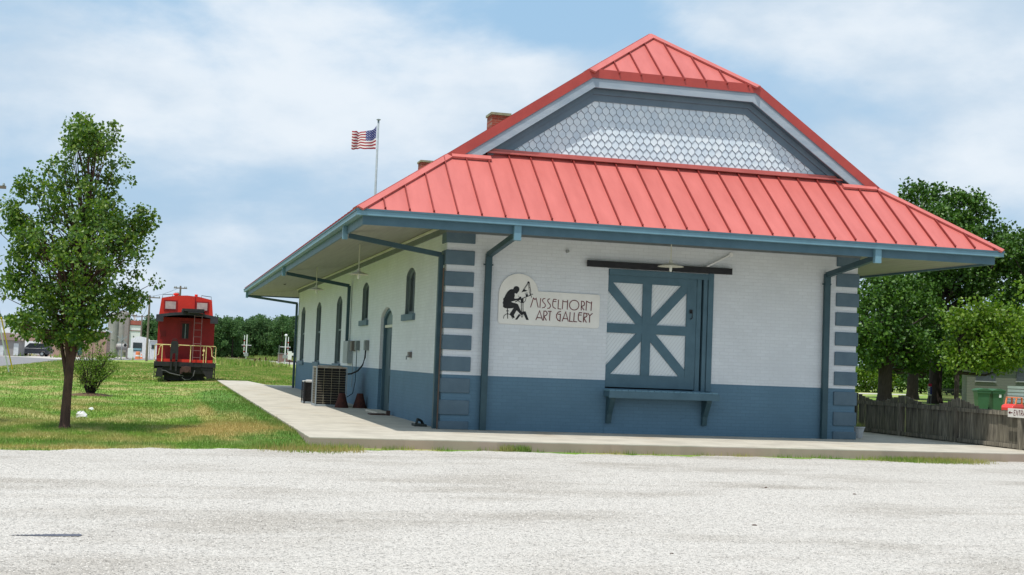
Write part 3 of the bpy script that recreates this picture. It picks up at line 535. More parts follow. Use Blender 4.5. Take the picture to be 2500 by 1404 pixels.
m = MB(); m.box(5.40, .0, 2.62, 5.46, .03, 2.70).tube([(5.43, .01, 2.66), (5.43, -.05, 2.64), (5.43, -.05, 2.52), (5.43, .02, 2.50)], .012); m.build('latch', black, fdo)
m = MB(); m.box(5.56, .02, .95, 5.66, .14, 3.40).box(5.70, -.01, .95, 5.79, .14, 3.42).box(5.80, -.035, .95, 5.92, .02, 3.50).box(3.53, -.03, 3.36, 5.80, .02, 3.485)
m.build('door_frame', blue, dep)
m = MB(); m.box(3.01, -.11, 3.50, 6.31, -.05, 3.635)
for x in (3.15, 3.9, 4.7, 5.5, 6.2): m.box(x, -.06, 3.53, x+.05, 0, 3.61)
dt = m.build('door_track', black, dep)
MB().bar((5.72, -.09, 3.64), (6.28, -.03, 3.93), .03, .03).tube([(6.30, -.035, 3.94), (6.30, .0, 3.94)], .05, 10).build('track_brace', whitep, dt)
MB().box(3.53, -.012, .0, 5.87, -.001, .76).build('infill_panel', m_blue('x'), dep)
led = MB()
x = 3.50; i = 0
while x < 5.95: led.box(x, -.36, .895, min(x+.135, 5.97), .0, .93); x += .145
ld = led.build('loading_shelf', blueL, dep, bevel=.004)
MB().box(3.50, -.38, .76, 5.98, -.34, .905).box(3.50, -.34, .78, 3.56, 0, .89).box(5.91, -.34, .78, 5.97, 0, .89).build('apron_board', blue, ld)
for x in (3.55, 5.72): MB().yz([(-.33, .78), (-.02, .78), (-.02, .22), (-.08, .22), (-.12, .40), (-.30, .70)], x, x+.11).build('bracket', teal, ld)
# cornice, soffit, fascia and gutter
def ring(o0, o1, z0, z1, z0b=None):
    """mitred frame round the building between offsets o0 (outer) and o1 (inner)"""
    m = MB(); z0b = z0 if z0b is None else z0b; q = []
    for o in (o0, o1): q.append([(-o, -o), (BW+o, -o), (BW+o, BL_+o), (-o, BL_+o)])
    v = [(x, y, z0) for x, y in q[0]]+[(x, y, z0b) for x, y in q[1]]+[(x, y, z1) for x, y in q[0]]+[(x, y, z1+(z0b-z0)) for x, y in q[1]]
    f = []
    for i in range(4):
        j = (i+1) % 4; f += [(i, j, 4+j, 4+i), (8+i, 12+i, 12+j, 8+j), (i, 8+i, 8+j, j), (4+i, 4+j, 12+j, 12+i)]
    m.add(v, f); return m
ring(2.03, .0, 3.93, 3.95, 4.22).build('soffit', soff, dep)
ring(2.07, 2.03, 3.885, 4.12).build('fascia', blue, dep)
gt = ring(2.20, 2.072, 4.05, 4.165).build('gutter', blueL, dep)
ring(2.215, 2.20, 4.135, 4.172).build('gutter_lip', blue, gt)
ring(.045, .0, 4.04, 4.20).build('frieze_board', pm('frieze_grey', (.16, .185, .19), None, 3, .7), dep)
ring(.11, .045, 4.155, 4.19).build('crown_moulding', cream, dep)
# roof planes
m = MB(); th = .05
def plane(pts): m.add(pts, [tuple(range(len(pts)))])
zl = lambda x: ZE+SM*(x+O)
for s in (0, 1):
    X = (lambda x: x) if s == 0 else (lambda x: BW-x)
    L_ = [(-O, -O), (-O+DD, YR), (X1, YR), (XM, YP), (XM, BL_-YP), (X1, BL_-YR), (-O+DD, BL_-YR), (-O, BL_+O)]
    plane([(X(x), y, zl(x)) for x, y in L_])
plane([(-O, -O, ZE), (BW+O, -O, ZE), (BW+O-DD, YR, ZT), (-O+DD, YR, ZT)])
plane([(-O+DD, YR, ZT), (BW+O-DD, YR, ZT), (BW-.13, YG+.03, ZT+.24*SK), (.13, YG+.03, ZT+.24*SK)])
plane([(X1, YR, Z1), (BW-X1, YR, Z1), (XM, YP, ZP)])
yb = BL_
plane([(-O, yb+O, ZE), (BW+O, yb+O, ZE), (BW+O-DD, yb-YR, ZT), (-O+DD, yb-YR, ZT)])
plane([(X1, yb-YR, Z1), (BW-X1, yb-YR, Z1), (XM, yb-YP, ZP)])
plane([(-O+DD, yb+.3, ZT), (BW+O-DD, yb+.3, ZT), (BW-X1, yb+.3, Z1), (X1, yb+.3, Z1)])
roof = m.build('roof', red, dep)
# underside of the eave so that the roof has an edge
ring(2.195, 2.05, ZE-.012, ZE-.004).build('drip_edge', redD, roof)
# standing seams
def seam(m, a, b, nrm, w=.021, h=.045):
    a, b, nrm = Vector(a), Vector(b), Vector(nrm).normalized(); m.bar(a+nrm*h/2, b+nrm*h/2, w, h, up=nrm)
    d = (a-b).normalized(); m.bar(a+nrm*.02, a+d*.015+nrm*.02, .034, .05, up=nrm)
ns = (0, -SK, 1); m = MB(); x = -1.67-.465
SEAMS = MB(); k = 0
while True:
    x = -1.67+.4655*k; k += 1
    if x > BW+O-.2: break
    e = min(x+O, BW+O-x)                       # distance from the hip corner along the eave
    yt = -O+e*(YR+O)/DD if e < DD else YG
    seam(SEAMS, (x, -O+.03, ZE+SK*.03), (x, yt, ZE+SK*(yt+O)), ns)
m = MB(); nj = (ZP-Z1)/(YP-YR)
for k in range(8):
    x = 2.93+.49*k
    if x > BW-X1-.08: break
    e = min(x-X1, BW-X1-x); yt = YR+e*(YP-YR)/(XM-X1)
    seam(SEAMS, (x, YR-.03, Z1-nj*.03), (x, yt, Z1+nj*(yt-YR)), (0, -nj, 1))
for s in (0, 1):
    m = MB(); X = (lambda x: x) if s == 0 else (lambda x: BW-x); y = -1.7; 
    while y < BL_+1.9:
        e = min(y+O, BL_+O-y); xt = -O+e*DD/(YR+O) if e < YR+O else (-O+DD if False else XM)
        if YR+O <= e < YP+O: xt = X1+(e-(YR+O))*(XM-X1)/(YP-YR)
        seam(SEAMS, (X(-O+.03), y, zl(-O+.03)), (X(xt), y, zl(xt)), (-SM if s == 0 else SM, 0, 1)); y += .465
SEAMS.build('seams', seamred, roof)
# hip and ridge caps: shallow folded strips
def cap(m, a, b, n1_, n2_, w=.125, h=.048):
    """folded cap along edge a-b, wings lying on planes with normals n1_, n2_"""
    a, b = Vector(a), Vector(b); d = (b-a).normalized()
    for nn, sg in ((n1_, 1), (n2_, -1)):
        nn = Vector(nn).normalized(); u = nn.cross(d).normalized()
        if u.z > 0: u = -u
        q = [a+nn*.008, a+nn*h, b+nn*h, b+nn*.008]; e = [p+u*w for p in q]
        m.add(q+e, [(0, 1, 2, 3), (4, 7, 6, 5), (1, 5, 6, 2), (0, 4, 5, 1), (3, 2, 6, 7), (0, 3, 7, 4)])
for s in (0, 1):
    X = (lambda x: x) if s == 0 else (lambda x: BW-x); nm_ = (-SM if s == 0 else SM, 0, 1)
    m = MB(); cap(m, (X(-O), -O, ZE), (X(-O+DD), YR, ZT), nm_, ns); m.build('hip_cap', red, roof)
    m = MB(); cap(m, (X(X1-.03), YR-.03, Z1-.02), (X(XM), YP, ZP), nm_, (0, -nj, 1), w=.14); m.build('hip_cap', red, roof)
m = MB(); cap(m, (XM, YP, ZP), (XM, BL_-YP, ZP), (-SM, 0, 1), (SM, 0, 1)); m.build('ridge_cap', red, roof)
# rake trim and boards
TOP_ = [(-O+DD-.02, ZT-.0), (X1, Z1), (BW-X1, Z1), (BW+O-DD+.02, ZT-.0)]
def offs(t, dx=0):
    """the rake line moved inwards (perpendicular) by t"""
    a = math.atan(SM); c = math.cos(a); k = t*math.tan(a/2)
    z_end = ZT+.0
    # point where the lowered slope meets z_end
    zl_ = lambda x: ZE+SM*(x+O)-t/c
    xs_ = (z_end-(ZE-t/c))/SM-O
    return [(xs_, z_end), (X1+k, Z1-t), (BW-X1-k, Z1-t), (BW-xs_, z_end)]
def rake(t0, t1, y0, y1, name, mat, par, cut=0):
    p, q = offs(t0), offs(t1); m = MB()
    for i in range(3):
        m.xz([p[i], p[i+1], q[i+1], q[i]], y0, y1)
    return m.build(name, mat, par)
rake(-.035, .155, YR-.035, YR+.02, 'rake_trim', redD, roof)
rake(.145, .35, YR-.015, YR+.03, 'rake_board', bluegrey, dep)
rake(.15, .17, YR-.03, YR-.014, 'drip_strip', pm('grey_drip', (.20, .2, .25), None, 3, .4), dep)
gbl = pm('slate_trim', (.135, .19, .235), (.115, .165, .21), 3, .6)
rake(.335, .355, YR+.02, YG+.03, 'rake_soffit', blue, dep)
rake(.345, .46, YG-.07, YG+.02, 'crown_moulding', gbl, dep)
rake(.345, .60, YG-.035, YG+.015, 'gable_frieze', gbl, dep)
p = offs(.30); MB().xz([(p[0][0], ZT-.3)]+p+[(p[3][0], ZT-.3)], YG, YG+.04).build('gable_wall', teal, dep)
# shingles: pointed, overlapping, each row tilted outwards
sh = MB(); w_, ex = .157, .1405; zbase = ZT+.22*SK+.04
pin = offs(.50)
def inside(x, z):
    if z > pin[1][1]+.02 or z < zbase-.1: return False
    return pin[0][0]+(z-ZT)/SM < x+.05 and x-.05 < BW-(pin[0][0]+(z-ZT)/SM)
rs = random.Random(2)
for r in range(11):
    zb = zbase-.06+r*ex; off = (r % 2)*w_/2
    for k in range(70):
        x = k*w_+off-.3
        if not inside(x, zb+.07): continue
        j = rs.uniform(-.004, .004); hw = w_/2-.005; a0 = YG-.024-rs.uniform(0, .004); a1 = YG-.004
        pr = [(x, zb+j), (x+hw, zb+.072+j), (x+hw, zb+.21), (x-hw, zb+.21), (x-hw, zb+.072+j)]
        yy = lambda z: a0+(a1-a0)*(z-zb)/.21
        sh.prism(pr, lambda a, b: (a, yy(b), b), lambda a, b: (a, yy(b)+.010, b), rs.randrange(3)); sh.mi[-5:] = [3]*5
        dk = [(x, zb+j-.009), (x+hw+.003, zb+.064+j), (x+hw+.003, zb+.20), (x-hw-.003, zb+.20), (x-hw-.003, zb+.064+j)]
        sh.prism(dk, lambda a, b: (a, yy(b)+.004, b), lambda a, b: (a, yy(b)+.010, b), 3)
shm = [pm('shingle_a', (.66, .73, .78), (.58, .66, .72), 9, .6), pm('shingle_b', (.70, .76, .80), (.62, .69, .74), 9, .6), pm('shingle_c', (.62, .70, .76), (.55, .63, .70), 9, .6), pm('shingle_edge', (.15, .20, .26), None, 9, .7)]
so_ = sh.build('shingles', shm, dep)
m = MB(); zf = ZT+(YG-.03-YR)*SK
m.bar((.12, YG-.05, zf+.05), (BW-.12, YG-.05, zf+.05), .05, .09); m.bar((.1, YG-.10, zf+.012), (BW-.1, YG-.10, zf+.012), .12, .035)
for s in (0, 1):
    X = (lambda x: x) if s == 0 else (lambda x: BW-x)
    m.bar((X(-.1), YR-.05, ZT+.01), (X(.72), YR-.05, ZT+.01), .13, .05, up=(0, -SK, 1))
m.build('flashing', red, roof)
# chimneys
for y, hh_, nm in ((15.6, 9.50, 'a'), (27.9, 9.62, 'b')):
    ch = MB().box(4.50, y-.35, 8.0, 5.10, y+.35, hh_).build('chimney', MATS.get('red_brick') or brickmat('red_brick', (.33, .075, .045), (.25, .06, .04), 'x', real=True, mcol=(.30, .22, .18)), roof)
    MB().box(4.46, y-.39, hh_, 5.14, y+.39, hh_+.08).build('chimney_cap', pm('mossy_mortar', (.30, .31, .2), (.2, .2, .14), 8, .9, .5), ch)
# downspouts: outlet, arm, pipe
def spout(pts_pipe, arm, outlet, straps, mat=teal):
    m = MB(); m.bar(*pts_pipe, .13, .085, up=(1, 0, 0) if False else (0, 1, 0)); o = m.build('downspout', mat, dep, bevel=.008)
    MB().bar(*arm, .10, .11).build('downspout_arm', mat, o); MB().bar(*outlet, .13, .09, up=(0, 1, 0)).build('outlet', blueL, o)
    for p in straps: MB().box(p[0]-.09, p[1]-.055, p[2]-.015, p[0]+.09, p[1]+.055, p[2]+.015).build('strap', mat, o)
for y0, zb_ in ((.16, .0), (14.05, 1.88), (30.25, .0)):
    ye = y0+(1.6 if y0 > 30 else 0)
    m = MB(); m.box(-.135, y0-.065, zb_, -.045, y0+.065, 3.58); o = m.build('downspout', teal, dep)
    MB().bar((-.09, y0, 3.58), (-2.02, ye, 3.86), .10, .10).build('downspout_arm', teal, o)
    MB().box(-2.15, ye-.06, 3.78, -2.05, ye+.06, 4.05).build('outlet', blueL, o)
for x0 in (.87, 8.60):
    m = MB(); m.box(x0-.065, -.13, .0, x0+.065, -.04, 3.64); o = m.build('downspout', teal, dep)
    MB().bar((x0, -.085, 3.62), (x0+.05, -2.04, 3.87), .10, .11).build('downspout_arm', teal, o)
    MB().box(x0-.02, -2.16, 3.76, x0+.12, -2.06, 4.06).build('outlet', blueL, o)
    MB().box(x0-.1, -.09, 3.40, x0+.1, -.045, 3.43).build('strap', teal, o)
MB().tube([(-.075, -.06, 0), (-.07, -.055, 3.3)], .016, 6).build('conduit', pm('brown_pipe', (.12, .08, .06), None, 5, .7), dep)
MB().tube([(2.58, -.002, 3.80), (2.58, -.05, 3.80)], .035, 10).build('wall_anchor', grey, dep)

# ================================================================== SIGN
sg = empty('gallery_sign', (0, 0, 0)); tag(sg, 'white round topped wall sign with a seated artist silhouette and maroon lettering', 'sign')
MB().xz(SIGN_OUTLINE, -.03, -.002).build('sign_board', signw, sg, bevel=.004)
m = MB()
for p in FIG_POLYS: m.xz(p, -.0345, -.029)
for p, w in FIG_STROKES: stroke(m, p, w, -.0355, -.0285)
m.build('artist_silhouette', black, sg)
m = MB()
for i, p in enumerate(LETTERS): stroke(m, p, .0165, -.0345-.0002*i, -.029)
m.build('lettering', maroon, sg)
# ================================================================== THINGS AT THE DEPOT
def pendant(loc, drop, r, label):
    o = empty('pendant_lamp', loc); tag(o, label, 'lamp', 'enamel lamps hung under the eaves')
    MB().tube([(0, 0, 0), (0, 0, -drop)], .012, 6).lathe((0, 0, -.02), [(.05, 0), (.05, .02)], 10).build('stem', cream, o)
    MB().lathe((0, 0, -drop), [(.035, .11), (.04, .05), (r*.45, .03), (r, -.02), (r*.98, -.028), (r*.4, .012), (.03, .02)], 24).build('lamp_shade', cream, o)
    MB().lathe((0, 0, -drop), [(.03, .02), (.032, -.04), (.028, -.10), (.02, -.13)], 10).build('bulb', pm('milk_glass', (.75, .74, .68), None, 3, .2), o)
pendant((4.49, -1.1, 4.09), .55, .27, 'white enamel lamp hanging in front of the freight door')
pendant((-1.2, 4.3, 4.08), .72, .25, 'cream enamel lamp under the side eave nearest the front corner')
pendant((-1.2, 13.1, 4.08), .70, .25, 'cream enamel lamp under the side eave above the electrical boxes')
m = MB().lathe((0, 0, 0), [(.06, 0), (.07, -.03), (.03, -.06)], 10); o = m.build('ceiling_fixture', black); o.location = (-1.2, 23.9, 4.08); tag(o, 'small dark fixture on the soffit near the far end of the side eave', 'lamp')
# air conditioners
def ac(loc, w, d, h, label, pitch, cagecol, rusty):
    o = empty('air_conditioner', loc); tag(o, label, 'air conditioner')
    MB().box(.03, .03, .05, w-.03, d-.03, h-.06).build('coil', pm('coil_black', (.012, .012, .013), (.025, .022, .02), 20, .8, .3), o)
    MB().box(0, 0, 0, w, d, .055).build('base_pan', galv, o, bevel=.01)
    t_ = MB().box(0, 0, h-.06, w, d, h-.015).lathe((w/2, d/2, h-.015), [(w*.42, 0), (w*.40, .03), (.1, .03)], 20); t_.build('top_cover', pm('rusty_top' if rusty else 'grey_top', (.30, .20, .12) if rusty else (.5, .52, .53), (.45, .42, .38), 5, .6), o, bevel=.01)
    c_ = MB()
    z = .10
    while z < h-.08:
        c_.tube([(0, 0, z), (w, 0, z), (w, d, z), (0, d, z), (0, 0, z)], .003, 4); z += pitch
    k = 0
    while k <= 8:
        x = w*k/8; c_.tube([(x, 0, .05), (x, 0, h-.05)], .005, 4); y = d*k/8; c_.tube([(0, y, .05), (0, y, h-.05)], .004, 4); c_.tube([(x, d, .05), (x, d, h-.05)], .003, 4); k += 2
    c_.build('wire_cage', cagecol, o)
    for x, y in ((0, 0), (w, 0), (0, d), (w, d)): MB().box(x-.012 if x == 0 else x-.02, y-.012 if y == 0 else y-.02, 0, x+.02 if x == 0 else x+.012, y+.02 if y == 0 else y+.012, h-.02).build('corner_post', galv if rusty else black, o)
    return o
ac((-1.38, 10.4, 0), .85, .92, 1.12, 'large air conditioner with a pale wire cage beside the depot side wall', .068, pm('cage_cream', (.40, .39, .30), (.30, .25, .15), 6, .6), True)
ac((-1.50, 12.25, 0), .72, .70, .67, 'small dark air conditioner behind the large caged one', .045, black, False)
# cones of rusty iron
for i, (x, y) in enumerate(((-.72, 9.85), (-.20, 10.0))):
    m = MB().lathe((0, 0, 0), [(.195, 0), (.19, .02), (.085, .39), (.075, .40), (.07, .36)], 20); o = m.build('iron_cone', rust, smooth=False); o.location = (x, y, 0)
    tag(o, ('rusty cut off iron cone in front of the large air conditioner', 'rusty cut off iron cone close against the side wall')[i], 'cone', 'rusty iron cones beside the air conditioner')
# electrical boxes
def ebox(name, y0, y1, z0, z1, dpt, label, mat=None):
    m = MB().box(-dpt, y0, z0, -.002, y1, z1); o = m.build(name, mat or pm('box_grey', (.22, .25, .24), (.18, .2, .2), 4, .6), bevel=.008); tag(o, label, 'electrical box', 'electrical boxes on the side wall')
    MB().box(-dpt-.006, y0+.03, z0+.03, -dpt, y1-.03, z1-.03).build('box_lid', mat or MATS['box_grey'], o); return o
ebox('electrical_box', 13.35, 14.35, 1.2, 1.88, .15, 'tall grey electrical cabinet below the middle side downspout', pm('box_pale', (.33, .36, .36), None, 4, .5))
ebox('electrical_box', 12.65, 13.05, 1.58, 1.88, .12, 'brown grey switch box beside the tall cabinet', pm('box_brown', (.16, .14, .12), None, 4, .6))
ebox('electrical_box', 11.85, 12.15, 1.60, 1.88, .11, 'middle switch box with a straight conduit below')
ebox('electrical_box', 10.05, 10.35, 1.60, 1.88, .11, 'switch box with the thick curved black hose')
o = MB().tube([(-.07, 10.2, 1.60), (-.08, 10.2, 1.40), (-.14, 10.2, 1.18), (-.26, 10.25, 1.02), (-.42, 10.4, .93), (-.55, 10.6, .91)], .024, 8).build('flexible_conduit', black); tag(o, 'thick black hose curving from a switch box to the large air conditioner', 'hose')
o = MB().tube([(-.06, 12.0, 1.60), (-.06, 12.0, 1.0), (-.08, 11.9, .7), (-.2, 11.5, .35), (-.45, 11.2, .22)], .013, 6).build('flexible_conduit', teal); tag(o, 'thin conduit running down the wall behind the large air conditioner', 'conduit')
o = MB().tube([(-.05, 12.85, 1.58), (-.05, 12.85, 1.34), (-.05, 12.8, .5)], .011, 6).build('wall_conduit', grey); tag(o, 'short grey conduit under the brown grey switch box', 'conduit')
o = MB().box(-.05, 14.72, 1.42, -.002, 14.95, 1.62).lathe((-.03, 14.84, 1.52), [(.09, -.03), (.09, .0)], 12, 'x').build('electric_meter', grey); tag(o, 'small round electric meter on the wall by the third tall window', 'meter')
fa = empty('outdoor_tap', (0, 3.57, 1.5)); tag(fa, 'small weathered outdoor tap box on the side wall near the front corner', 'tap')
MB().box(-.06, -.10, -.06, -.002, .16, .07).build('tap_box', pm('tap_brown', (.17, .15, .14), None, 5, .7), fa); MB().tube([(-.06, 0, -.02), (-.11, 0, -.03), (-.11, 0, -.11)], .018, 8).build('spout', galv, fa)
m = MB().box(-.38, .75, 0, -.12, 1.15, .05).tube([(-.34, .8, .05), (-.30, .9, .15), (-.2, 1.0, .11), (-.14, 1.1, .04)], .03, 7); o = m.build('splash_block', pm('old_rubber', (.05, .055, .05), None, 6, .8), bevel=.01); tag(o, 'small dark lump of pipe on the platform at the foot of the corner downspout', 'debris')
m = MB().box(-.55, 5.7, .0, -.15, 6.2, .03); m.box(-.17, 5.62, 0, -.08, 5.72, .12); o = m.build('door_mat', pm('mat_rubber', (.10, .06, .05), None, 8, .9)); tag(o, 'thin dark mat with a black doorstop beside the side door', 'mat')
# plant pot by the right corner
pt = empty('flower_pot', (9.92, .75, 0)); tag(pt, 'small pale flower pot on the platform behind the right hand corner', 'flower pot')
MB().lathe((0, 0, 0), [(.085, 0), (.09, .01), (.135, .22), (.15, .23), (.15, .26), (.13, .26), (.12, .22)], 20).build('pot', pm('pot_grey', (.55, .56, .56), None, 8, .6), pt)
V = blades(160, -.11, .11, -.11, .11, .03, .16, .009, lambda P: P[:, 0] > -9, z=.23, lean=1.0)
npmesh('plant', V, np.arange(len(V)).reshape(-1, 3), gb, pt)
# ================================================================== FENCE
fe = empty('wooden_fence', (11.97, 0, 0)); tag(fe, 'low weathered board fence with a scalloped top at the right of the depot', 'fence')
fw, t, b = bsdf('weathered_fence'); lk = t.links.new; g = nd(t, 'ShaderNodeNewGeometry'); tcc = nd(t, 'ShaderNodeTexCoord'); mm = nd(t, 'ShaderNodeMapping'); mm.inputs['Scale'].default_value = (8, 8, .8); lk(tcc.outputs['Object'], mm.inputs[0])
n = nd(t, 'ShaderNodeTexNoise', Scale=3.0, Detail=6.0); lk(mm.outputs[0], n.inputs['Vector']); r_ = nd(t, 'ShaderNodeValToRGB'); lk(n.outputs[0], r_.inputs[0])
oi = nd(t, 'ShaderNodeObjectInfo'); r_.color_ramp.elements[0].color = (.085, .076, .06, 1); r_.color_ramp.elements[1].color = (.36, .32, .25, 1); r_.color_ramp.elements[0].position = .3; r_.color_ramp.elements[1].position = .75
x_ = nd(t, 'ShaderNodeMix', data_type='RGBA', blend_type='MULTIPLY'); lk(M(t, 'MULTIPLY', oi.outputs['Random'], .6), x_.inputs[0]); lk(r_.outputs[0], x_.inputs[6]); x_.inputs[7].default_value = (.45, .45, .4, 1); lk(x_.outputs[2], b.inputs['Base Color']); b.inputs['Roughness'].default_value = .9
rf = random.Random(3); y = -5.6; posts = [-4.85, -2.45, -.05, 2.3, 4.6, 6.9, 9.2]
while y < 9.6:
    w = .165; k = min(range(len(posts)), key=lambda i: abs(posts[i]-y)); dd = min(1, abs(posts[k]-(y+w/2))/1.18)
    h = .80+.20*(1-dd)**1.4+rf.uniform(-.008, .008)
    if y < -1.0: h = .80+(.2*(1-dd)**1.4 if y > -3.4 and False else 0)+rf.uniform(-.008, .008)
    j = rf.uniform(-.012, .012)
    MB().add([(j, y, -.10), (j+.02, y, -.10), (j+.02, y+w, -.10), (j, y+w, -.10), (j, y, h), (j+.02, y, h), (j+.02, y+w, h+rf.uniform(-.01, .01)), (j, y+w, h)], [(0, 1, 2, 3), (4, 7, 6, 5), (0, 4, 5, 1), (1, 5, 6, 2), (2, 6, 7, 3), (3, 7, 4, 0)]).build('board', fw, fe)
    y += w+rf.choice((.006, .006, .012, .02))
for y in posts: MB().box(-.12, y-.05, -.17, -.02, y+.05, .80).build('post', fw, fe)
for z in (.70, .02): MB().box(-.06, -5.6, z, -.02, 9.5, z+.085).build('rail', fw, fe)
es = empty('entrance_sign', (0, 0, 0)); tag(es, 'small white sign with a dark arrow hung on the wooden fence', 'sign')
MB().box(11.835, -2.95, .67, 11.845, -2.08, .855).build('sign_board', signw, es, bevel=.003)
m = MB()
def yst(pts, w=.016):
    tmp = MB(); stroke(tmp, pts, w, 0, .003); m.add([(11.8345-y_, -x_, z_) for x_, y_, z_ in tmp.v], tmp.f)
def U(u, v): return (2.12+u, .70+v)      # u runs along the sign away from the depot
yst([U(.03, .065), U(.13, .065)], .018); m.yz([(-2.10, .765), (-2.17, .80), (-2.17, .73)], 11.832, 11.8345)
hx = .105
GL = {'E': [[(1, 0), (0, 0), (0, 1), (1, 1)], [(0, .5), (.8, .5)]], 'N': [[(0, 0), (0, 1), (1, 0), (1, 1)]], 'T': [[(0, 1), (1, 1)], [(.5, 1), (.5, 0)]], 'R': [[(0, 0), (0, 1), (.9, 1), (1, .75), (.9, .5), (0, .5)], [(.5, .5), (1, 0)]], 'A': [[(0, 0), (.5, 1), (1, 0)], [(.2, .35), (.8, .35)]], 'C': [[(1, 1), (.1, 1), (0, .8), (0, .2), (.1, 0), (1, 0)]]}
for i, chh in enumerate('ENTRANCE'):
    for s in GL[chh]: yst([U(.17+i*.078+a*.05+c*.012, .015+c*hx) for a, c in s], .014)
m.build('lettering', maroon, es)
# litter
for i, (px, py, s) in enumerate(((197, 1018, .12), (222, 1001, .06))):
    p = gp(px, py, -.13); m = MB(); r_ = random.Random(i); m.lathe((0, 0, 0), [(s*r_.uniform(.7, 1.1), 0), (s*.9, s*.5), (s*.5, s*1.0), (.01, s*.8)], 7)
    for k, v in enumerate(m.v): m.v[k] = tuple(c+r_.uniform(-.25, .25)*s for c in v)
    o = m.build('plastic_litter', whitep); o.location = p; tag(o, ('crumpled white bag on the lawn just right of the tree', 'scrap of white litter beyond the crumpled bag on the lawn')[i], 'litter')
# ================================================================== FLAG
fl = empty('flagpole', (3.76, 35, 0)); tag(fl, 'grey metal flagpole standing behind the depot roof', 'flagpole')
MB().tube([(0, 0, -.2), (0, 0, 12.55)], [.085, .045], 10).build('pole', galv, fl, smooth=True)
MB().lathe((0, 0, 12.55), [(.04, 0), (.1, .02), (.1, .05), (.03, .08)], 12).build('finial', galv, fl)
fm_, t, b = bsdf('flag_cloth'); lk = t.links.new; a_ = nd(t, 'ShaderNodeAttribute', attribute_name='Col'); lk(a_.outputs[0], b.inputs['Base Color']); b.inputs['Roughness'].default_value = .8
nx, nz = 95, 39; Wf, Hf = 1.50, 1.12; V = []; F = []; cols = []
for j in range(nz+1):
    for i in range(nx+1):
        u, v = i/nx, j/nz
        # the cloth swings away from the camera and folds on itself near two fifths of its length
        x = -u*1.12+.05*math.sin(u*9); y = .45*u+.13*math.sin(u*9.5+1.2+v*.8)*u**.4
        z = -(1-v)*Hf*(1-.10*u) - .30*math.sin(min(u, .45)/.45*PI/2)*(.15+.85*v) + .02*math.sin(u*12+v*3)+(-.16*(1-v)*max(0, u-.45))+(.02*math.sin(u*25))*u
        V.append((x, y, z))
for j in range(nz):
    for i in range(nx):
        F.append((j*(nx+1)+i, j*(nx+1)+i+1, (j+1)*(nx+1)+i+1, (j+1)*(nx+1)+i)); u, v = (i+.5)/nx, (j+.5)/nz; st = int(v*13)
        c = (.34, .008, .025) if st % 2 == 0 else (.78, .77, .78)
        if v > 6/13 and u < .4:
            c = (.03, .045, .20)
            a, bb = (u/.4*11) % 1, ((v-6/13)/(7/13)*9) % 1; ii, jj = int(u/.4*11), int((v-6/13)/(7/13)*9)
            if (ii+jj) % 2 == 0 and abs(a-.5) < .26 and abs(bb-.5) < .26 : c = (.75, .75, .78)
        cols.append(c)
o = npmesh('flag', np.array(V), np.array(F), fm_); ca = o.data.color_attributes.new('Col', 'FLOAT_COLOR', 'CORNER')
ca.data.foreach_set('color', np.repeat(np.concatenate([np.array(cols), np.ones((len(cols), 1))], 1), 4, 0).astype(np.float32).ravel()); o.data.polygons.foreach_set('use_smooth', [True]*len(F))
o.location = (3.68, 35, 12.30); tag(o, 'stars and stripes flag blowing to the left from the flagpole', 'flag')
sl_ = o.modifiers.new('t', 'SOLIDIFY'); sl_.thickness = .004
# ================================================================== CABOOSE
cb = empty('caboose', (-4.41, 40, -.17)); tag(cb, 'bright red railway caboose with cream railings parked on the lawn', 'caboose')
cred = pm('caboose_red', (.30, .014, .016), (.24, .011, .013), 2.5, .5, .15, 15, detail=7); credB = pm('caboose_bright_red', (.66, .035, .02), (.56, .03, .018), 2, .5, .1, 15)  # one red in two tones: porch shade and sunlight put into the colours
cyel = pm('railing_cream', (.80, .66, .30), (.72, .58, .26), 5, .5); cblk = pm('caboose_black', (.018, .018, .02), (.03, .028, .028), 5, .6, .3, 20); rrf = pm('caboose_roof', (.028, .028, .036), (.045, .045, .055), 3, .6)
YB = 1.15; LB = 8.6; hw = 1.36
MB().box(-hw, YB, 1.0, hw, YB+LB, 3.18).build('body', cred, cb)
def archpts(w, z0, r, n=10): return [(-w+2*w*i/n, z0+r*math.sin(PI*i/n)) for i in range(n+1)]
# arched roof over body and porches
ro = archpts(1.47, 3.24, .17); ri = archpts(1.43, 3.16, .17)
m = MB(); poly = ro+ri[::-1]
n = len(poly); m.add([(x, -.05, z) for x, z in poly]+[(x, YB*2+LB+.05, z) for x, z in poly], [(i, (i+1) % n, n+(i+1) % n, n+i) for i in range(n)])
for s, yy_ in ((0, -.05), (1, YB*2+LB+.05)):
    k = len(ro); base = len(m.v); m.add([(x, yy_, z) for x, z in ro]+[(x, yy_, z) for x, z in ri], [(i, i+1, k+i+1, k+i) for i in range(k-1)])
rf_ = m.build('roof', rrf, cb)
m = MB(); top = ro; m.add([(x, -.07, z+.02) for x, z in top]+[(x, -.07, z-.12) for x, z in top]+[(x, -.02, z+.02) for x, z in top]+[(x, -.02, z-.12) for x, z in top], [(i, i+1, 11+i+1, 11+i) for i in range(10)]+[(22+i, 22+i+1, i+1, i) for i in range(10)]+[(11+i, 11+i+1, 33+i+1, 33+i) for i in range(10)])
m.box(-1.47, -.08, 2.93, -1.12, -.03, 3.20).box(1.10, -.08, 2.93, 1.47, -.03, 3.20)
m.build('end_trim', rrf, rf_)
MB().box(-.26, -.45, 3.47, .78, YB+1.3, 3.60).box(.02, -.5, 3.40, .80, -.1, 3.46).box(-.26, -.5, 3.38, -.2, -.42, 3.56).box(.74, -.5, 3.36, .80, -.42, 3.46).build('running_board', cblk, rf_)
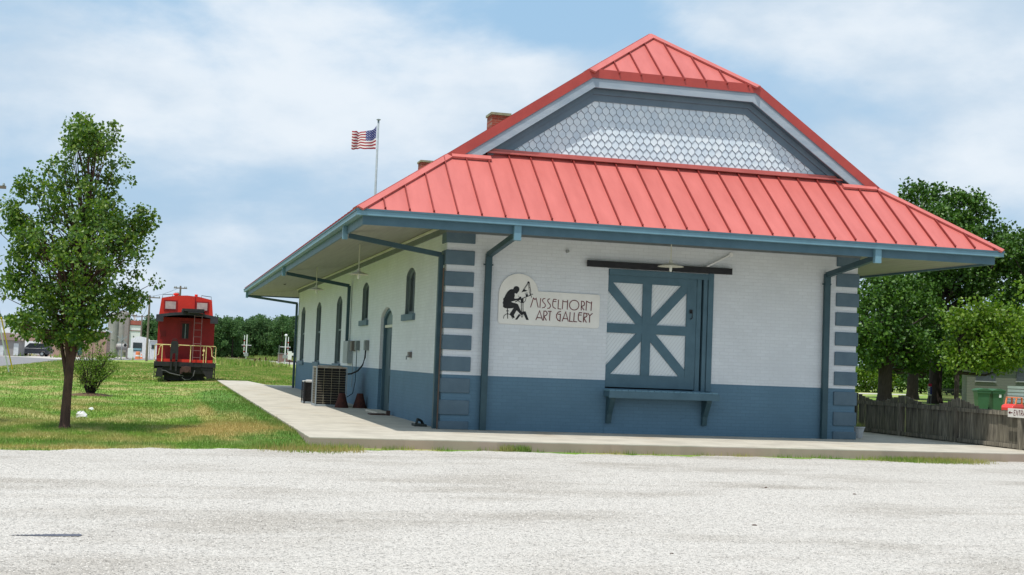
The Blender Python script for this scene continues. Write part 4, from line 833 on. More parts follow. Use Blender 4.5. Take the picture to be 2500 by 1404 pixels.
# cupola
cy0, cy1 = YB+2.6, YB+5.4
m = MB(); bt = [(-1.37, 3.2), (1.37, 3.2)]; tpz = [(1.26, 4.22), (.6, 4.36), (0, 4.40), (-.6, 4.36), (-1.26, 4.22)]
cup = m.xz(bt+tpz, cy0, cy1).build('cupola', credB, cb)
for s in (-1, 1):
    xa = -1.08 if s < 0 else .50
    MB().box(xa-.05, cy0-.035, 3.60, xa+.61, cy0-.002, 4.12).build('window_frame', cred, cup)
    MB().box(xa+.02, cy0-.05, 3.67, xa+.54, cy0-.036, 4.05).build('cupola_window', pm('cloudy_pane', (.55, .42, .38), (.40, .30, .29), 4, .3), cup)
    MB().tube([(s*1.22, cy0+.1, 4.24), (s*1.22, cy0+.05, 4.38), (s*.72, cy0+.05, 4.43), (s*.72, cy0+.1, 4.34)], .016, 6).build('roof_handrail', black, cup)
MB().tube([(.42, cy0-.02, 3.5), (.42, cy0-.02, 4.34)], .014, 6).build('conduit', cred, cup)
MB().lathe((-.54, cy0+.9, 4.28), [(.09, 0), (.09, .14), (.15, .15), (.15, .22), (.08, .25)], 12).build('roof_vent', credB, cup)
MB().lathe((.48, cy0+1.1, 4.30), [(.08, 0), (.08, .20), (.06, .22)], 12).build('stove_pipe', credB, cup)
# end wall
e = MB().box(-.36, YB-.03, 1.02, .26, YB-.002, 3.0).build('door', cred, cb)
MB().box(-.20, YB-.05, 2.16, .12, YB-.031, 2.90).build('door_window', black, e); MB().box(-.06, YB-.062, 2.16, -.03, YB-.05, 2.88).build('window_bar', galv, e)
m = MB().box(-.30, YB-.045, 2.08, -.20, YB-.03, 2.98).box(.12, YB-.045, 2.08, .22, YB-.03, 2.98).box(-.20, YB-.045, 2.90, .12, YB-.03, 2.98).box(-.20, YB-.045, 2.08, .12, YB-.03, 2.16); m.build('window_trim', pm('dark_red_trim', (.20, .012, .014), None, 4, .5), e)
MB().box(-1.26, YB-.04, 2.22, -.98, YB-.002, 2.50).build('wall_vent', pm('dark_red_trim', (.20, .012, .014), None, 4, .5), cb)
m = MB()
for x in (.34, .70): m.bar((x, -.12, 1.10), (x, -.12, 3.30), .03, .03)
for k in range(7): m.bar((.34, -.12, 1.25+k*.335), (.70, -.12, 1.25+k*.335), .022, .022)
m.build('ladder', pm('ladder_grey', (.24, .13, .13), None, 4, .6), cb)
# platform, steps, railing
MB().box(-1.46, -.05, .78, 1.46, YB, 1.0).build('porch_deck', cblk, cb); MB().box(-1.44, YB*1+LB, .78, 1.44, 2*YB+LB, 1.0).build('porch_deck', cblk, cb)
MB().box(-1.42, YB, .66, 1.42, YB+LB, 1.0).build('underframe', cblk, cb)
MB().box(-1.30, .06, 1.0, 1.30, .10, 1.14).build('toe_board', credB, cb)
for s in (-1, 1):
    m = MB()
    for k in range(3): m.box(min(s*1.10, s*1.44), .1+.0*k, .25+k*.2, max(s*1.10, s*1.44), .55, .29+k*.2)
    m.box(min(s*1.08, s*1.12), .1, .22, max(s*1.08, s*1.12), .6, .8).box(min(s*1.42, s*1.45), .1, .22, max(s*1.42, s*1.45), .6, .8); m.build('steps', cblk, cb)
    rl = MB().tube([(s*1.40, .0, 1.0), (s*1.47, .0, 1.04), (s*1.44, .0, 1.22), (s*1.26, .0, 1.34), (s*1.24, .0, 1.60), (s*1.20, .0, 1.74), (s*1.08, .0, 1.81), (s*.95, .0, 1.82)], .021, 8)
    rl.build('grab_rail', cyel, cb)
    MB().tube([(s*1.44, .3, 1.0), (s*1.45, .3, 1.78), (s*1.40, .1, 1.82), (s*1.05, .02, 1.82)], .017, 8).build('grab_rail', cyel, cb)
m = MB().tube([(-1.42, 0, 1.82), (-.70, 0, 1.82)], .021).tube([(-.36, 0, 1.82), (1.25, 0, 1.82)], .021)
for x in (-1.10, .24, .98): m.tube([(x, 0, 1.0), (x, 0, 1.82)], .020)
m.tube([(.86, -.03, 1.0), (.86, -.03, 1.80)], .016).lathe((.86, -.05, 1.60), [(.06, -.02), (.06, .02)], 10, 'y').lathe((.82, -.05, 1.38), [(.03, -.02), (.03, .02)], 8, 'y')
m.tube([(-.72, 0, 1.82), (-.72, 0, 1.72)], .02).tube([(-.34, 0, 1.82), (-.34, 0, 1.74)], .02)
m.build('railing', cyel, cb)
m = MB().xz([(-.72, 1.05), (-.62, 1.05), (-.60, 1.4), (-.48, 1.42), (-.46, 1.05), (-.36, 1.05), (-.34, 1.5), (-.36, 1.93), (-.44, 2.02), (-.62, 2.02), (-.70, 1.95), (-.72, 1.5)], -.13, -.05)
m.box(-.70, -.13, .6, -.62, -.05, 1.1).box(-.46, -.13, .55, -.38, -.05, 1.1).tube([(-.66, -.1, 2.02), (-.60, -.1, 2.10), (-.46, -.1, 2.10), (-.40, -.1, 2.02)], .014, 6); m.build('brake_stand', cblk, cb)
# coupler and hoses
m = MB().box(-.16, -.35, .52, .28, .1, .80).lathe((.06, -.38, .66), [(.15, 0), (.16, .04), (.13, .05), (.10, .16)], 14, 'y'); m.box(-.22, -.30, .44, -.10, -.1, .70); m.build('coupler', pm('coupler_brown', (.10, .05, .04), (.06, .03, .03), 8, .8), cb)
MB().tube([(-1.1, -.1, .58), (-.9, -.12, .56), (-.7, -.14, .45), (-.3, -.2, .37), (-.05, -.24, .35), (-.1, -.24, .25), (.02, -.26, .16), (.25, -.22, .18), (.42, -.15, .35), (.48, -.1, .62)], .025, 8).build('brake_hose', pm('hose_grey', (.10, .10, .10), None, 5, .7), cb)
# trucks
for yc in (YB+1.1, YB+LB-1.1):
    tk = MB().box(-1.05, yc-1.1, .30, -.92, yc+1.1, .62).box(.92, yc-1.1, .30, 1.05, yc+1.1, .62).box(-1.0, yc-.25, .35, 1.0, yc+.25, .66).build('truck', cblk, cb)
    for dy in (-.75, .75):
        m = MB()
        for s in (-1, 1): m.lathe((s*.76, yc+dy, .42), [(.38, -.06), (.42, -.05), (.42, .03), (.2, .05)], 22, 'x')
        m.tube([(-.8, yc+dy, .42), (.8, yc+dy, .42)], .07, 8); m.build('wheelset', cblk, tk)
m = MB().box(-1.2, .1, .45, 1.2, .5, .78).xz([(.72, .75), (1.38, .75), (1.34, .30), (1.10, .22)], .0, .35).xz([(-1.30, .70), (-1.05, .70), (-1.02, .25), (-1.36, .30)], -.12, .3); m.build('end_beam', cblk, cb)
m = MB()
for x in (-.72, .72): m.box(x-.035, -1.0, .0, x+.035, 12.5, .04)
tag(m.build('display_rail', rust), 'short rusty rails under the caboose in the grass', 'rail')['kind'] = ''
bpy.data.objects['display_rail'].location = (-4.41, 40, -.17); del bpy.data.objects['display_rail']['kind']
MB().box(-.95, .5, .10, .95, 3.6, .66).build('brake_gear', cblk, cb)  # solid dark block added to keep the space under the caboose in shade
# ================================================================== TREES
def leafmat(name, c1, c2, c3, tr=.35, spc=.5):
    m, t, b = bsdf(name); lk = t.links.new; g = nd(t, 'ShaderNodeNewGeometry'); r = nd(t, 'ShaderNodeValToRGB'); lk(g.outputs['Random Per Island'], r.inputs[0])
    e = r.color_ramp.elements; e[0].color = (*c1, 1); e[1].color = (*c3, 1); x = e.new(.5); x.color = (*c2, 1)
    lk(r.outputs[0], b.inputs['Base Color']); b.inputs['Roughness'].default_value = .42; b.inputs['Specular IOR Level'].default_value = spc
    ts = nd(t, 'ShaderNodeBsdfTranslucent'); hs = nd(t, 'ShaderNodeHueSaturation', Value=1.6, Saturation=1.1); lk(r.outputs[0], hs.inputs['Color']); lk(hs.outputs[0], ts.inputs[0])
    mx = nd(t, 'ShaderNodeMixShader'); mx.inputs[0].default_value = tr; o = [n for n in t.nodes if n.type == 'OUTPUT_MATERIAL'][0]
    lk(b.outputs[0], mx.inputs[1]); lk(ts.outputs[0], mx.inputs[2]); lk(mx.outputs[0], o.inputs[0]); return m
pear = leafmat('pear_leaf', (.04, .10, .014), (.085, .17, .022), (.19, .27, .04), .38); mapl = leafmat('maple_leaf', (.028, .072, .010), (.045, .112, .013), (.09, .175, .022), .14, .3)
maplL = leafmat('bright_leaf', (.075, .15, .016), (.115, .205, .022), (.20, .28, .04), .32, .3); far_l = leafmat('far_leaf', (.055, .115, .045), (.085, .16, .06), (.13, .21, .08), .3, .1)  # far leaves lightened and blued, distance haze put into their colour
bark = pm('bark', (.045, .034, .028), (.028, .021, .018), 14, .95, .8, 30, stretch=(1, 1, .25)); barkR = pm('pear_bark', (.12, .065, .05), (.06, .035, .03), 12, .9, .7, 30, stretch=(1, 1, .25))
def leaves(Cn, R, n_each, size, g, droop=.25, flat=1.):
    """Cn: clump centres (k,3), R: clump radii (k,3). folded two-facet leaves"""
    k = len(Cn); n = k*n_each; c = np.repeat(Cn, n_each, 0); r = np.repeat(R, n_each, 0)
    d = g.normal(0, 1, (n, 3)); d /= np.linalg.norm(d, axis=1)[:, None]; p = c+d*r*(g.random((n, 1))**.45)
    ax = d*.6+g.normal(0, .6, (n, 3)); ax[:, 2] -= droop; ax /= np.linalg.norm(ax, axis=1)[:, None]
    q = g.normal(0, 1, (n, 3)); sd = np.cross(ax, q); sd /= np.linalg.norm(sd, axis=1)[:, None]; up_ = np.cross(sd, ax)
    s = size*g.uniform(.65, 1.25, (n, 1)); w = s*.34*flat
    V = np.stack([p, p+ax*s*.5+sd*w+up_*w*.5, p+ax*s, p+ax*s*.5-sd*w+up_*w*.5], 1).reshape(-1, 3)
    i = 4*np.arange(n)[:, None]; F = np.concatenate([i+np.array([[0, 1, 2]]), i+np.array([[0, 2, 3]])], 1).reshape(-1, 3)
    return V, F
def clumps(lobes, per_vol, g, shell=.55, cmin=6):
    Cs = []
    for (x, y, z, rx, ry, rz) in lobes:
        n = max(cmin, int(per_vol*rx*ry*rz)); d = g.normal(0, 1, (n, 3)); d /= np.linalg.norm(d, axis=1)[:, None]
        rr_ = (shell+(1-shell)*g.random((n, 1)))*g.uniform(.8, 1.08, (n, 1)); Cs.append(np.array([[x, y, z]])+d*rr_*np.array([[rx, ry, rz]]))
    return np.concatenate(Cs)
def limbs(m, Cn, z0, z1, x_at, g, every=1, r0=.02, nb=5):
    for c in Cn[::every]:
        h = z0+(z1-z0)*min(1, max(0, ((c[2]-z0)/(z1-z0))))*g.uniform(.45, .8); a = Vector(x_at(h)); b = Vector(c); mid = a.lerp(b, .55)+Vector((0, 0, -.08*(b-a).length))
        L_ = (b-a).length; m.tube([a, mid, b], [r0*(.4+.45*L_), r0*(.25+.25*L_), r0*.25], nb, cap=False)
# ---- young pear tree
g = np.random.default_rng(11); base = Vector((-7.29, -.05, -.14))
PL = [(190, 350, 42, 36), (250, 362, 42, 36), (215, 380, 62, 42), (135, 838, 38, 20), (60, 660, 40, 45), (180, 430, 52, 52), (262, 440, 50, 55), (80, 500, 48, 42), (45, 560, 28, 40), (338, 545, 36, 36), (200, 530, 95, 65), (80, 600, 58, 55), (300, 600, 60, 50), (190, 640, 120, 70), (70, 720, 60, 50), (318, 700, 50, 50), (190, 750, 125, 60), (290, 745, 55, 45), (95, 800, 65, 35), (195, 820, 60, 32), (150, 470, 55, 50), (240, 560, 70, 60)]
lob = []
for px, py, rx, ry in PL:
    x = (px-158-(1040-py)*.057)/121; z = (1040-py)/121
    q = [0] if rx < 58 else [-.5, .5, 0]
    for yy_ in q: lob.append((x, yy_*rx/75+g.uniform(-.25, .25), z, rx/121*1.08, max(.3, rx/121*.9), ry/121*1.05))
Cn = clumps(lob, 70, g, .4, 13); print('pear clumps', len(Cn))
pt = empty('pear_tree', base); tag(pt, 'young pear tree with glossy leaves standing on the lawn at the left', 'tree')
R = g.uniform(.10, .20, (len(Cn), 1))*np.array([[1, 1, .9]])
V, F = leaves(Cn, R, 34, .076, g, .5, 1.1); npmesh('crown', V, F, pear, pt)
m = MB(); 
m.tube([(0, 0, -.1), (.0, 0, .05), (.01, 0, .6), (.03, 0, 1.2), (.06, .0, 2.0), (.12, 0, 3.2), (.2, 0, 4.4), (.25, 0, 5.6)], [.135, .098, .084, .080, .052, .038, .022, .008], 12)
m.tube([(-.02, 0, .95), (-.12, .04, 1.45), (-.30, .1, 2.2), (-.5, .1, 3.2), (-.7, .1, 4.2)], [.038, .036, .028, .018, .006], 9)
m.tube([(.03, 0, 1.1), (.14, .08, 1.6), (.40, .2, 2.6), (.75, .2, 3.4), (1.1, .1, 4.0)], [.05, .045, .035, .02, .006], 9)
m.tube([(0, 0, 1.2), (-.05, -.15, 1.8), (-.2, -.4, 2.8), (-.4, -.5, 3.6)], [.045, .04, .03, .01], 8)
m.tube([(0, 0, 1.2), (.1, .2, 1.9), (.3, .5, 2.9), (.3, .6, 3.8)], [.045, .04, .03, .01], 8)
limbs(m, Cn, 1.3, 5.6, lambda h: (.06+(h-1.3)*.045, 0, h), g, 3, .018)
m.build('trunk', barkR, pt, smooth=True, fix=False)
# a second pear tree whose edge shows at the left border
b2_ = empty('pear_tree', (-10.02, 1.0, -.14)); tag(b2_, 'pear tree mostly cut off by the left border of the photo', 'tree')
lob = [(0, 0, 2.7, .95, .9, .8), (.1, 0, 3.4, .8, .8, .7), (0, 0, 4.2, .6, .6, .6)]; Cn = clumps(lob, 90, g, .4, 20); V, F = leaves(Cn, g.uniform(.12, .2, (len(Cn), 1))*np.ones((1, 3)), 20, .088, g, .45); npmesh('crown', V, F, pear, b2_)
m = MB().tube([(0, 0, -.1), (0, 0, 1.5), (.05, 0, 4.2)], [.12, .09, .02], 10); limbs(m, Cn, 1.3, 4.2, lambda h: (0, 0, h), g, 3, .018); m.build('trunk', barkR, b2_, smooth=True, fix=False)
# ---- multi-stem shrub behind the pear tree
g = np.random.default_rng(5); sb = empty('shrub', (-7.72, 18.4, -.17)); tag(sb, 'loose many stemmed shrub with bright leaves behind the pear tree', 'shrub')
m = MB(); Cs = []
for k in range(40):
    a = g.uniform(0, 2*PI); r = g.uniform(.15, 1.0); h = g.uniform(1.1, 2.15)*(1-.35*r); ex = Vector((math.cos(a)*r, math.sin(a)*r, h)); s0 = Vector((math.cos(a)*.08, math.sin(a)*.08, 0)); mid = s0.lerp(ex, .5)+Vector((math.cos(a)*-.08, math.sin(a)*-.08, .1))
    m.tube([s0, mid, ex], [.022, .014, .004], 6, cap=False)
    for _ in range(6):
        t_ = g.uniform(.35, 1); c = s0.lerp(mid, t_*2) if t_ < .5 else mid.lerp(ex, t_*2-1); e_ = c+Vector(g.normal(0, .13, 3)); m.tube([c, e_], [.006, .003], 4, cap=False); Cs.append(tuple(e_))
m.build('stems', bark, sb, fix=False); Cs = np.array(Cs); V, F = leaves(Cs, np.full((len(Cs), 3), .11), 17, .055, g, .1, .9); npmesh('foliage', V, F, maplL, sb)
o = MB().lathe((0, 0, 0), [(.75, 0), (.5, .05), (.1, .09)], 20).build('mulch', pm('mulch_brown', (.16, .09, .05), (.10, .06, .04), 9, .95, .8, 20)); o.location = (-7.72, 18.4, -.17); tag(o, kind='structure')
# ---- big maples on the right
def bigtree(px, py, Y, LB_, label, mat, seed, leaf=.23, per=9, n_each=56, name='maple_tree', group='maple trees behind the fence', tr=.42, sh=.72):
    g = np.random.default_rng(seed); b0 = at(px, py, Y); b0.z = -.17; o = empty(name, b0); tag(o, label, 'tree', group or None); lob = []
    for (qx, qy, rx, ry, dy) in LB_:
        p = at(qx, qy, Y+dy)-b0; s = (Y+dy-CAM.y)/.966/FPX*1.04; lob.append((p.x, p.y, p.z, rx*s, max(rx, ry)*s*.9, ry*s))
    Cn = clumps(lob, per, g, sh, 14); R = g.uniform(.45, .95, (len(Cn), 1))*np.array([[1, 1, .7]])
    V, F = leaves(Cn, R, n_each, leaf, g, .2, 1.3); npmesh('crown', V, F, mat, o); print(label, len(F))
    top = max(l[2] for l in lob); m = MB(); m.tube([(0, 0, -.1), (0, 0, .1), (.0, 0, .6), (.02, 0, 2.5), (.1, .1, top*.5), (.3, .2, top*.9)], [tr*1.35, tr*1.25, tr*1.0, tr*.95, tr*.6, .06], 12)
    limbs(m, Cn, 1.6, top*.85, lambda h: (.05, .05, h), g, 9, .05); m.build('trunk', bark, o, smooth=True, fix=False)
bigtree(2160, 950, 45, [(2110, 868, 50, 30, 0), (2210, 878, 50, 24, 1), (2150, 720, 75, 60, 0), (2230, 770, 85, 60, 2), (2120, 800, 60, 60, -1), (2190, 840, 90, 45, 0), (2280, 850, 80, 40, 2), (2060, 760, 60, 60, 3), (2200, 700, 80, 40, 4)], 'dark maple tree with the leftmost trunk behind the fence', mapl, 21)
bigtree(2283, 960, 50, [(2250, 490, 62, 50, 2), (2350, 510, 75, 50, 0), (2300, 560, 110, 60, -1), (2400, 600, 90, 60, 0), (2230, 610, 70, 60, 2), (2330, 680, 120, 60, 0), (2450, 690, 80, 60, 1), (2190, 530, 30, 30, 2), (2470, 620, 60, 60, 1), (2420, 800, 90, 60, 3), (2320, 810, 80, 60, 4)], 'tallest maple tree behind the fence with its crown against the sky', mapl, 22, per=8)
bigtree(2228, 940, 62, [(2300, 885, 60, 26, 0), (2240, 800, 90, 80, 0), (2170, 760, 70, 70, 2), (2330, 860, 110, 55, 4), (2440, 850, 90, 60, 4), (2240, 870, 120, 40, 5), (2130, 840, 80, 60, 4)], 'maple tree with the middle trunk farther behind the fence', mapl, 23, per=7)
bigtree(2560, 980, 46, [(2480, 600, 50, 45, 0), (2560, 640, 90, 80, 0), (2500, 720, 70, 60, 0), (2550, 800, 90, 70, 0)], 'maple tree at the right border with its trunk out of view', mapl, 24)
bigtree(2335, 965, 40, [(2440, 885, 50, 20, 1), (2350, 885, 50, 24, 0), (2400, 868, 60, 26, 0), (2460, 862, 55, 30, 0), (2360, 850, 50, 36, 0), (2390, 770, 55, 38, 0), (2450, 790, 60, 40, 0), (2420, 830, 75, 34, 0), (2345, 790, 40, 32, 0), (2480, 850, 45, 30, 0)], 'bright green low tree in front of the grey house', maplL, 25, leaf=.20, per=16, name='young_tree', group='', tr=.14)
g = np.random.default_rng(3)
# sprig of a nearer tree at the right border
bigtree(2540, 1000, 8, [(2535, 690, 42, 35, 0), (2530, 760, 30, 30, 0), (2560, 720, 50, 60, 0)], 'sapling branches just entering at the right border', maplL, 26, leaf=.13, per=40, n_each=14, name='sapling', group='', tr=.05, sh=.5)
# ---- bushes beyond the yard
for i, (px, py, Y, rx, ry) in enumerate(((2115, 905, 95, 42, 40), (2180, 895, 105, 50, 46), (2250, 895, 100, 55, 42), (2330, 895, 95, 55, 45), (2400, 880, 100, 60, 60))):
    g = np.random.default_rng(60+i); b0 = at(px, py, Y); z_ = b0.z; b0.z = -.17; s = (Y-CAM.y)/.966/FPX; o = empty('bush', b0)
    tag(o, ('bright bush at the far side of the yard, next to the depot corner', 'bush behind the leftmost maple trunk', 'bush behind the yard sign and middle trunk', 'bush by the low metal fence left of the grey house', 'tall bush behind the corner of the grey house')[i], 'bush', 'bushes across the yard')
    Cn = clumps([(0, 0, (z_+.17)*.62, rx*s*1.15, rx*s, ry*s*1.1)], 14, g, .5, 60); V, F = leaves(Cn, np.full((len(Cn), 3), .5), 30, .26, g, .1, 1.4); npmesh('foliage', V, F, maplL if i < 2 else mapl, o)
    MB().tube([(0, 0, 0), (0, 0, 1.2)], [.12, .05], 6).build('stems', bark, o)
# ---- far wood
g = np.random.default_rng(8); lob = []
prof = [(345, 800), (362, 790), (400, 790), (470, 795), (528, 781), (560, 784), (580, 790), (592, 780), (605, 788), (622, 776), (640, 784), (660, 790), (680, 780), (700, 778), (722, 782), (760, 775), (820, 780), (900, 776)]
for px in range(340, 900, 9):
    top = np.interp(px, [a for a, b in prof], [b for a, b in prof])+g.uniform(-2, 5)
    Y = 300+g.uniform(-12, 12); p = at(px, top, Y); h = p.z+.17; r = g.uniform(1.6, 2.8)
    for f in (.82, .55, .28): lob.append((p.x+g.uniform(-1, 1), Y+g.uniform(-4, 2)-(1-f)*3, h*f, r*1.15, r*1.3, h*.20+.6))
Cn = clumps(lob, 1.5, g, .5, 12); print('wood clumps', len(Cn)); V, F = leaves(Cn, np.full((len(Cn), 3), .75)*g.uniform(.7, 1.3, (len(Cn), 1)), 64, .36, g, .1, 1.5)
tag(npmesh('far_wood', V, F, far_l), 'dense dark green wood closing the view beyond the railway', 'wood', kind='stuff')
m = MB()
for l in lob[::3]: m.tube([(l[0], l[1], -.2), (l[0], l[1], l[2])], [.25, .1], 6, cap=False)
m.build('wood_trunks', bark, bpy.data.objects['far_wood'], fix=False)['kind'] = 'stuff'
for i, (px, py, Y, r) in enumerate(((0, 785, 240, 1.7), (28, 782, 235, 1.1), (358, 800, 260, 2.4), (300, 800, 260, 2.2))):
    b0 = at(px, py, Y); z_ = b0.z; b0.z = -.17; o = empty('roadside_tree', b0); tag(o, ('dark tree behind the grey shed at the left border', 'small round tree top over the flat white roof', 'green tree behind the white building beside the caboose', 'tree behind the grey concrete bin')[i], 'tree')
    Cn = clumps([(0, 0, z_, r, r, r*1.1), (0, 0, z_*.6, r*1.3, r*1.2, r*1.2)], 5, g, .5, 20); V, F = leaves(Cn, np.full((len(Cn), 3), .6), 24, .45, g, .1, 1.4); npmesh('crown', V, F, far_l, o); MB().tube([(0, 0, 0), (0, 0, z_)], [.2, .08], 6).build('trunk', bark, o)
# ================================================================== LEFT BACKGROUND
brt = MATS.get('tan_brick') or brickmat('tan_brick', (.42, .27, .21), (.35, .22, .17), 'x', real=True, mcol=(.4, .33, .28))
def bld(name, px0, px1, pyt, Y, dp, mat, label, cat='building', zb=-.17):
    a, b = at(px0, pyt, Y), at(px1, pyt, Y); o = empty(name, (a.x, Y, zb)); tag(o, label, cat); w = b.x-a.x; h = (a.z+b.z)/2-zb; MB().box(0, 0, 0, w, dp, h).build('wall', mat, o); return o, w, h
def lx(o, px, py, Y=None):
    p = at(px, py, o.location.y); return p.x-o.location.x, p.z-o.location.z
def rect(o, name, px0, py0, px1, py1, mat, pr=.06, par=None):
    a, b = lx(o, px0, py0), lx(o, px1, py1); return MB().box(a[0], -pr, min(a[1], b[1]), b[0], -.004, max(a[1], b[1])).build(name, mat, par or o)
corr = pm('grey_corrugated', (.30, .28, .27), (.22, .2, .2), 3, .6, stretch=(8, 1, .5))
o, w, h = bld('metal_shed', -60, 46, 829, 152, 8, corr, 'low grey brown metal shed at the left border with pale doors')
MB().xz([(-.3, h), (w+.3, h), (w-1, h+.9), (.5, h+.9)], -.3, 8.2).build('roof', pm('tan_roof', (.33, .24, .21), None, 3, .7), o)
rect(o, 'door', 0, 843, 8, 868, pm('pale_door', (.6, .62, .64), None, 3, .5)); rect(o, 'door', 34, 838, 44, 868, MATS['pale_door'])
o, w, h = bld('garage_building', 44, 262, 806, 172, 14, brt, 'tan brick garage with a white roller door behind the dark car')
rect(o, 'garage_door', 54, 832, 97, 866, whitep); rect(o, 'window', 108, 850, 119, 862, whitep); MB().box(-.2, -.2, h, w+.2, 14.2, h+.25).build('roof', whitep, o); rect(o, 'parapet', 44, 806, 262, 811, pm('parapet_rust', (.35, .16, .13), None, 4, .7))
rect(o, 'door', 190, 840, 200, 868, teal)
o, w, h = bld('white_roofed_warehouse', -40, 130, 785, 215, 20, whitep, 'long white warehouse roof rising behind the brick garage'); MB().box(-.3, -.3, h, w+.3, 20, h+.3).build('roof', pm('white_roof', (.7, .7, .72), None, 3, .5), o)
# elevator
cg = pm('elevator_concrete', (.36, .34, .32), (.29, .28, .27), 1, .9)
e0 = at(264, 772, 226); el = empty('grain_elevator', (e0.x, 226, -.17)); tag(el, 'grain elevator with grey concrete bins and a white tower behind the caboose', 'grain elevator')
for i in range(2): MB().lathe((1.0+i*1.6, 1.2+i*.3, 0), [(1.0, 0), (1.0, 7.1+i*.6), (.3, 7.9+i*.5)], 20).build('concrete_bin', cg, el)
def ex(px, py): 
    p = at(px, py, 226); return p.x-e0.x, p.z+.17
def er(name, px0, py0, px1, py1, y0, y1, mat, par=None):
    a, b = ex(px0, py0), ex(px1, py1); return MB().box(a[0], y0, b[1], b[0], y1, a[1]).build(name, mat, par or el)
tw = er('tower', 317, 794, 343, 868, 0, 3, whitep); er('tower_band', 316, 806, 343, 809, -.08, 3.05, pm('band_brown', (.25, .15, .12), None, 3, .7), tw)
er('tower_roof', 315, 782, 344, 793.7, -.15, 3.1, pm('roof_rust', (.42, .12, .09), (.32, .10, .08), 2, .7), tw); er('leg', 306, 762, 312, 860, -.4, .0, pm('leg_grey', (.32, .27, .27), None, 4, .7)); er('tower_window', 325, 820, 327, 823, -.1, -.01, black, tw)
a, b = ex(317, 742), ex(331, 781); MB().tube([(a[0], .5, a[1]), (b[0], .5, b[1])], .22, 8).build('spout', whitep, el); MB().tube([(a[0]-.5, .5, a[1]+.3), (a[0]-.5, .5, 3)], .1, 6).build('mast', cg, el)
o, w, h = bld('white_shop', 320, 366, 829, 200, 12, whitep, 'low white shop with a wide display window left of the caboose'); rect(o, 'window', 325, 836, 346, 858, glass); rect(o, 'window_board', 326, 850, 345, 856, pm('sign_teal', (.2, .35, .4), None, 3, .5), .08)
a = lx(o, 366, 829); MB().xz([(0, h), (w, h), (w-.3, h+.3), (w*.4, h+.55), (0, h+.1)], 0, 12).build('roof', whitep, o)
o, w, h = bld('white_shed', 367, 392, 833, 196, 8, whitep, 'smaller white shed close against the caboose'); rect(o, 'window', 370, 842, 378, 852, glass); MB().box(-.1, -.2, h, w+.1, 8, h+.12).build('roof', pm('white_roof', (.7, .7, .72), None, 3, .5), o)
tk = at(283, 846, 185); o = empty('storage_tank', (tk.x, 185, -.17)); tag(o, 'grey horizontal storage tank on legs left of the elevator tower', 'tank')
MB().lathe((0, 0, 1.75), [(.2, 0), (.48, .12), (.5, .3), (.5, 1.7), (.48, 1.88), (.2, 2.0)], 18, 'x').build('tank_shell', pm('tank_grey', (.42, .41, .40), None, 4, .5), o, smooth=True); MB().box(.3, -.3, 0, .45, .3, 1.4).box(1.5, -.3, 0, 1.65, .3, 1.4).build('legs', grey, o)
xb = at(298, 830, 160); o = empty('crossbuck_sign', (xb.x, 160, -.17)); tag(o, 'railway crossbuck seen from behind near the grey storage tank', 'sign')
zc = xb.z+.17; MB().bar((-.6, 0, zc-.5), (.6, 0, zc+.5), .16, .05, up=(0, 1, 0)).bar((-.6, .06, zc+.5), (.6, .06, zc-.5), .16, .05, up=(0, 1, 0)).build('crossed_boards', grey, o); MB().tube([(0, .12, 0), (0, .12, zc+.7)], .07, 8).build('post', grey, o); MB().lathe((.45, 0, zc-.7), [(.2, -.05), (.22, .05), (.1, .1)], 12, 'y').build('signal_lamp', black, o)
p = gp(318, 880.5, -.17); o = MB().box(-.35, -.2, .3, .35, .2, 1.6).box(-.05, -.05, 0, .05, .05, .3).build('utility_cabinet', whitep, bevel=.02); o.location = at(318, 866, 160); o.location.z = -.17; tag(o, 'small white utility cabinet on a short leg at the foot of the grain elevator', 'cabinet')
p = at(337, 858, 165); o = empty('traffic_drum', (p.x, 165, -.17)); tag(o, 'orange and white traffic drum outside the white shop', 'barrel')
MB().lathe((0, 0, .1), [(.36, 0), (.33, .5), (.32, .51), (.30, 1.0), (.2, 1.05)], 16).build('drum', pm('orange', (.75, .16, .04), (.8, .3, .15), 3, .5), o); MB().lathe((0, 0, .5), [(.345, 0), (.33, .2)], 16).build('white_band', whitep, o)
p = gp(345, 876, -.15); o = empty('traffic_cone', (p.x, p.y, -.15)); tag(o, 'small orange and white cone on the road left of the caboose', 'cone'); MB().box(-.25, -.25, 0, .25, .25, .05).lathe((0, 0, .05), [(.2, 0), (.05, .7)], 10).build('cone', pm('orange', (.75, .16, .04), None, 3, .5), o); MB().lathe((0, 0, .3), [(.16, 0), (.11, .2)], 10).build('white_band', whitep, o)
# utility poles
wood = pm('pole_wood', (.22, .18, .15), (.15, .12, .10), 4, .9, stretch=(1, 1, .1))
POLE_TOPS = []
def pole(px, pyt, Y, label, arm=2.6, tr_=False):
    a = at(px, pyt, Y); o = empty('utility_pole', (a.x, Y, -.17)); tag(o, label, 'utility pole', 'wooden utility poles along the street'); h = a.z+.17
    MB().tube([(0, 0, 0), (.0, 0, h)], [.17, .11], 10).build('pole', wood, o); c = MB().box(-arm/2, -.08, h-.35, arm/2, .02, h-.22).build('crossarm', wood, o)
    for x in (-arm/2+.12, -.5, .5, arm/2-.12): MB().lathe((x, -.03, h-.22), [(.03, 0), (.07, .05), (.05, .16)], 8).build('insulator', grey, c)
    if tr_: MB().lathe((-.4, -.1, h-1.8), [(.25, 0), (.28, .1), (.28, .9), (.2, 1.0)], 12).build('transformer', grey, o)
    POLE_TOPS.append(Vector((a.x, Y, a.z-.15)))
pole(366, 721, 150, 'tallest utility pole standing just left of the caboose'); pole(347, 769, 205, 'utility pole behind the white shop, between the elevator tower and the caboose', 3.0); pole(441, 698, 142, 'utility pole rising behind the caboose roof', 1.6, True); pole(317, 765, 180, 'utility pole in front of the white elevator tower', 2.2)
